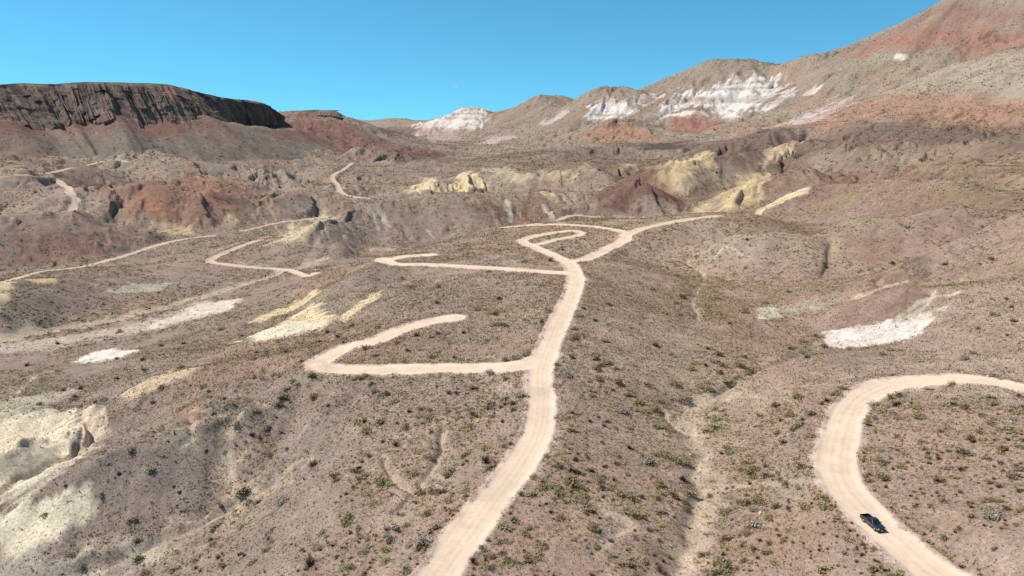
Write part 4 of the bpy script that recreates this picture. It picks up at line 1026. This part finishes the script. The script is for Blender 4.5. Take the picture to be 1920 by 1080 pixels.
# ------------------------------------------------------------------ black pickup truck
M_paint = simple('black_paint', (.012, .016, .024), .25, 0, .5, 1.0); M_glass = simple('tinted_glass', (.01, .013, .018), .06, 0, .6, 0)
M_tyre = simple('tyre', (.02, .02, .02), .85); M_rim = simple('alloy', (.45, .46, .48), .35, .9); M_black = simple('black_trim', (.018, .018, .02), .6)
M_lamp = simple('lamp_glass', (.75, .78, .8), .12, .2, .6); M_red = simple('tail_lamp_red', (.35, .01, .01), .2); M_plate = simple('plate_white', (.75, .76, .76), .5)
M_chrome = simple('chrome', (.5, .5, .52), .15, 1.0); M_liner = simple('bed_liner', (.03, .03, .032), .8)
def bobj(name, bm, m, parent, bevel=0, smooth=True):
    me = bpy.data.meshes.new(name); bmesh.ops.recalc_face_normals(bm, faces=bm.faces); bm.to_mesh(me); bm.free(); me.materials.append(m)
    for f in me.polygons: f.use_smooth = smooth and bevel == 0
    o = link(name, me, parent)
    if bevel:
        md = o.modifiers.new('bevel', 'BEVEL'); md.width = bevel; md.segments = 3; md.limit_method = 'ANGLE'; md.angle_limit = R(30)
        for f in me.polygons: f.use_smooth = True
        wn = o.modifiers.new('wn', 'WEIGHTED_NORMAL')
    return o
def loft(bm, prof, ys, insets=None):
    """side profile (x, z) swept across the width; insets shrink the top of each section"""
    rings = []
    for k, y in enumerate(ys):
        rings.append([bm.verts.new((x, y, z)) for x, z in (insets[k] if insets else prof)])
    n = len(rings[0])
    for a, b in zip(rings[:-1], rings[1:]):
        for i in range(n): bm.faces.new((a[i], a[(i + 1) % n], b[(i + 1) % n], b[i]))
    bm.faces.new(rings[0]); bm.faces.new(rings[-1][::-1])
def box(bm, x0, x1, y0, y1, z0, z1):
    bmesh.ops.create_cube(bm, size=1, matrix=Matrix.Translation(((x0 + x1) / 2, (y0 + y1) / 2, (z0 + z1) / 2)) @ Matrix.Diagonal((x1 - x0, y1 - y0, z1 - z0, 1)))
def arch(cx, r, z0, n=10):
    return [(cx + r * math.cos(t_), z0 + r * math.sin(t_)) for t_ in np.linspace(0, math.pi, n)]
pr_, pf_ = cast(1624, 972), cast(1652, 994)
hd = math.atan2(pf_[1] - pr_[1], pf_[0] - pr_[0]); pc_ = cast(1636, 986)
truck = bpy.data.objects.new('pickup_truck', None); C.objects.link(truck)
tag(truck, 'black crew cab pickup truck driving on the curved dirt road at lower right', 'pickup truck')
fw = np.array([math.cos(hd), math.sin(hd)]); zf = hz(pc_[0] + fw[0] * 1.8, pc_[1] + fw[1] * 1.8); zb = hz(pc_[0] - fw[0] * 1.8, pc_[1] - fw[1] * 1.8)
truck.location = (pc_[0], pc_[1], float((zf + zb) / 2)); truck.rotation_euler = (0, -math.atan2(float(zf - zb), 3.6), hd)
WF, WR, WRD = 1.9, -1.75, .41
# body: lower shell with wheel arches, bonnet and doors
low = [(2.9, .45), (2.95, .75), (2.9, 1.02), (2.7, 1.12), (1.35, 1.22), (-.62, 1.24), (-.62, .42)]
prof = [(-.62, .42)] + [(WF - .5, .40)] + arch(WF, .50, .42)[::-1][1:-1] + [(WF + .5, .42), (2.9, .42), (2.96, .62), (2.93, .98), (2.72, 1.10), (1.35, 1.20), (1.1, 1.23), (-.62, 1.23)]
def ins(p, f): return [(x * (1 - .012 * f) if x > 2.5 else x, z - (.05 * f if z > 1.05 else 0)) for x, z in p]
bm = bmesh.new(); loft(bm, prof, (-.99, -.9, 0, .9, .99), [ins(prof, 1), ins(prof, .15), prof, ins(prof, .15), ins(prof, 1)])
bobj('body', bm, M_paint, truck, .025)
# cargo bed: sides, floor, headboard
def side(y0, y1):
    p = [(-.64, .45)] + [(-.64, 1.28), (-2.9, 1.26), (-2.92, .5), (WR - .5, .45)] + arch(WR, .50, .45)[::-1][1:-1] + [(WR + .5, .45)]
    b_ = bmesh.new(); loft(b_, p, (y0, y1)); return b_
for y0, y1 in ((-.99, -.86), (.86, .99)): bobj('bed_side', side(y0, y1), M_paint, truck, .02)
bm = bmesh.new(); box(bm, -2.86, -.64, -.858, .858, .62, .70); box(bm, -.70, -.64, -.858, .858, .702, 1.26); bobj('bed_floor', bm, M_liner, truck)
tg = bmesh.new(); box(tg, -2.94, -2.87, -.857, .857, .62, 1.24); tgo = bobj('tailgate', tg, M_paint, truck, .015)
bm = bmesh.new(); box(bm, -2.965, -2.943, -.12, .12, 1.06, 1.14); bobj('handle', bm, M_black, tgo, .005)
# cab
def ring(z, x0, x1, w): return [(x0, -w, z), (x1, -w, z), (x1, w, z), (x0, w, z)]
def frust(bm, A, B):
    a = [bm.verts.new(p) for p in A]; b = [bm.verts.new(p) for p in B]
    for i in range(4): bm.faces.new((a[i], a[(i + 1) % 4], b[(i + 1) % 4], b[i]))
    bm.faces.new(a[::-1]); bm.faces.new(b)
bm = bmesh.new(); frust(bm, ring(1.20, -.60, 1.42, .93), ring(1.86, -.42, .62, .74)); bobj('cab', bm, M_paint, truck, .09)
bm = bmesh.new(); frust(bm, ring(1.845, -.36, .56, .66), ring(1.885, -.30, .48, .60)); bobj('roof', bm, M_paint, truck, .02)
def pane(name, pts, off):
    b_ = bmesh.new(); v = [b_.verts.new(Vector(p) + Vector(off)) for p in pts]; w_ = [b_.verts.new(Vector(p) + Vector(off) * -1) for p in pts]
    b_.faces.new(v); b_.faces.new(w_[::-1]); n = len(v)
    for i in range(n): b_.faces.new((v[i], w_[i], w_[(i + 1) % n], v[(i + 1) % n]))
    return bobj(name, b_, M_glass, truck, smooth=False)
pane('windscreen', [(1.36, -.80, 1.25), (1.36, .80, 1.25), (.66, .66, 1.82), (.66, -.66, 1.82)], (.02, 0, .022))
pane('rear_window', [(-.59, -.72, 1.30), (-.59, .72, 1.30), (-.46, .62, 1.78), (-.46, -.62, 1.78)], (-.02, 0, .006))
for s in (-1, 1):
    pane('side_window', [(1.14, s * .928, 1.27), (.46, s * .918, 1.27), (.46, s * .772, 1.79), (.60, s * .768, 1.79)], (0, s * .014, .006))
    pane('side_window', [(.38, s * .918, 1.27), (-.46, s * .918, 1.27), (-.34, s * .772, 1.79), (.38, s * .772, 1.79)], (0, s * .014, .006))
    bm = bmesh.new(); box(bm, .98, 1.12, s * 1.10 - .10, s * 1.10 + .10, 1.24, 1.42); box(bm, 1.0, 1.06, min(s * .93, s * 1.02), max(s * .93, s * 1.02), 1.27, 1.33); bobj('wing_mirror', bm, M_black, truck, .02)
    bm = bmesh.new(); box(bm, -.5, 1.35, min(s * .90, s * 1.02), max(s * .90, s * 1.02), .36, .40); bobj('side_step', bm, M_black, truck)
    bm = bmesh.new(); box(bm, 2.72, 2.965, min(s * .58, s * .93), max(s * .58, s * .93), .82, 1.0); bobj('headlight', bm, M_lamp, truck, .03)
    bm = bmesh.new(); box(bm, -2.945, -2.88, min(s * .87, s * .992), max(s * .87, s * .992), .85, 1.18); bobj('tail_light', bm, M_red, truck, .01)
    for xh in (.55, -.30):
        bm = bmesh.new(); box(bm, xh - .10, xh + .10, min(s * .985, s * 1.015), max(s * .985, s * 1.015), 1.06, 1.10); bobj('door_handle', bm, M_chrome, truck, .008)
bm = bmesh.new(); box(bm, 2.90, 2.975, -.56, .56, .70, 1.0); bobj('grille', bm, M_black, truck, .02)
bm = bmesh.new(); box(bm, 2.88, 3.03, -.97, .97, .42, .62); fb = bobj('front_bumper', bm, M_black, truck, .04)
bm = bmesh.new(); box(bm, 3.033, 3.045, -.16, .16, .50, .62); bobj('number_plate', bm, M_plate, fb)
bm = bmesh.new(); box(bm, -3.06, -2.945, -.95, .95, .48, .64); bobj('rear_bumper', bm, M_chrome, truck, .03)
bm = bmesh.new(); box(bm, -2.8, 2.8, -.55, .55, .36, .44); bobj('chassis', bm, M_black, truck)
def cyl(bm, r, y0, y1, n=28, x=0, z=0):
    bmesh.ops.create_cone(bm, cap_ends=True, segments=n, radius1=r, radius2=r, depth=abs(y1 - y0), matrix=Matrix.Translation((x, (y0 + y1) / 2, z)) @ Matrix.Rotation(R(90), 4, 'X'))
for cx in (WF, WR):
    for s in (-1, 1):
        w_ = bpy.data.objects.new('wheel', None); C.objects.link(w_); w_.parent = truck; w_.location = (cx, s * .86, WRD)
        bm = bmesh.new(); cyl(bm, WRD, -.13, .13); bobj('tyre', bm, M_tyre, w_, .035)
        bm = bmesh.new(); cyl(bm, .25, s * .10, s * .14, 24)
        for q in range(6):
            a = q * math.pi / 3; bmesh.ops.create_cube(bm, size=1, matrix=Matrix.Translation((math.cos(a) * .13, s * .145, math.sin(a) * .13)) @ Matrix.Rotation(-a, 4, 'Y') @ Matrix.Diagonal((.2, .025, .05, 1)))
        bobj('rim', bm, M_rim, w_)

# ------------------------------------------------------------------ one tiny cloud far beyond the hills
az, te = pix(852, 163); bm = bmesh.new(); rc_ = 12000
for k in range(9):
    a = g.uniform(-1, 1); bmesh.ops.create_icosphere(bm, subdivisions=3, radius=g.uniform(22, 42) * (1.1 - abs(a)), matrix=Matrix.Translation((a * 62, g.uniform(-25, 25), g.uniform(-4, 14) * (1 - abs(a)))) @ Matrix.Diagonal((1.3, 1, .6, 1)))
m = bpy.data.materials.new('vapour'); m.use_nodes = True; t = m.node_tree; t.nodes.remove(t.nodes['Principled BSDF'])
pv_ = t.nodes.new('ShaderNodeVolumePrincipled'); pv_.inputs['Density'].default_value = .012; pv_.inputs['Color'].default_value = (1, 1, 1, 1)
t.links.new(pv_.outputs[0], t.nodes['Material Output'].inputs['Volume'])
me = bpy.data.meshes.new('cloud'); bm.to_mesh(me); bm.free(); me.materials.append(m)
o = link('cloud', me, kind='structure'); o.location = (rc_ * math.sin(az), rc_ * math.cos(az), CAM_H + te * rc_)
print('done', time.time() - T0)

# ------------------------------------------------------------------ the survey above is in units of 1.5 m; bring all to metres (the truck is already life-size)
WS = 1.5
for o in C.objects:
    if o.parent: continue
    o.location = o.location * WS
    if o.type in ('MESH', 'EMPTY') and o is not truck: o.scale = o.scale * WS
cam.location = (0, 0, CAM_H * WS)
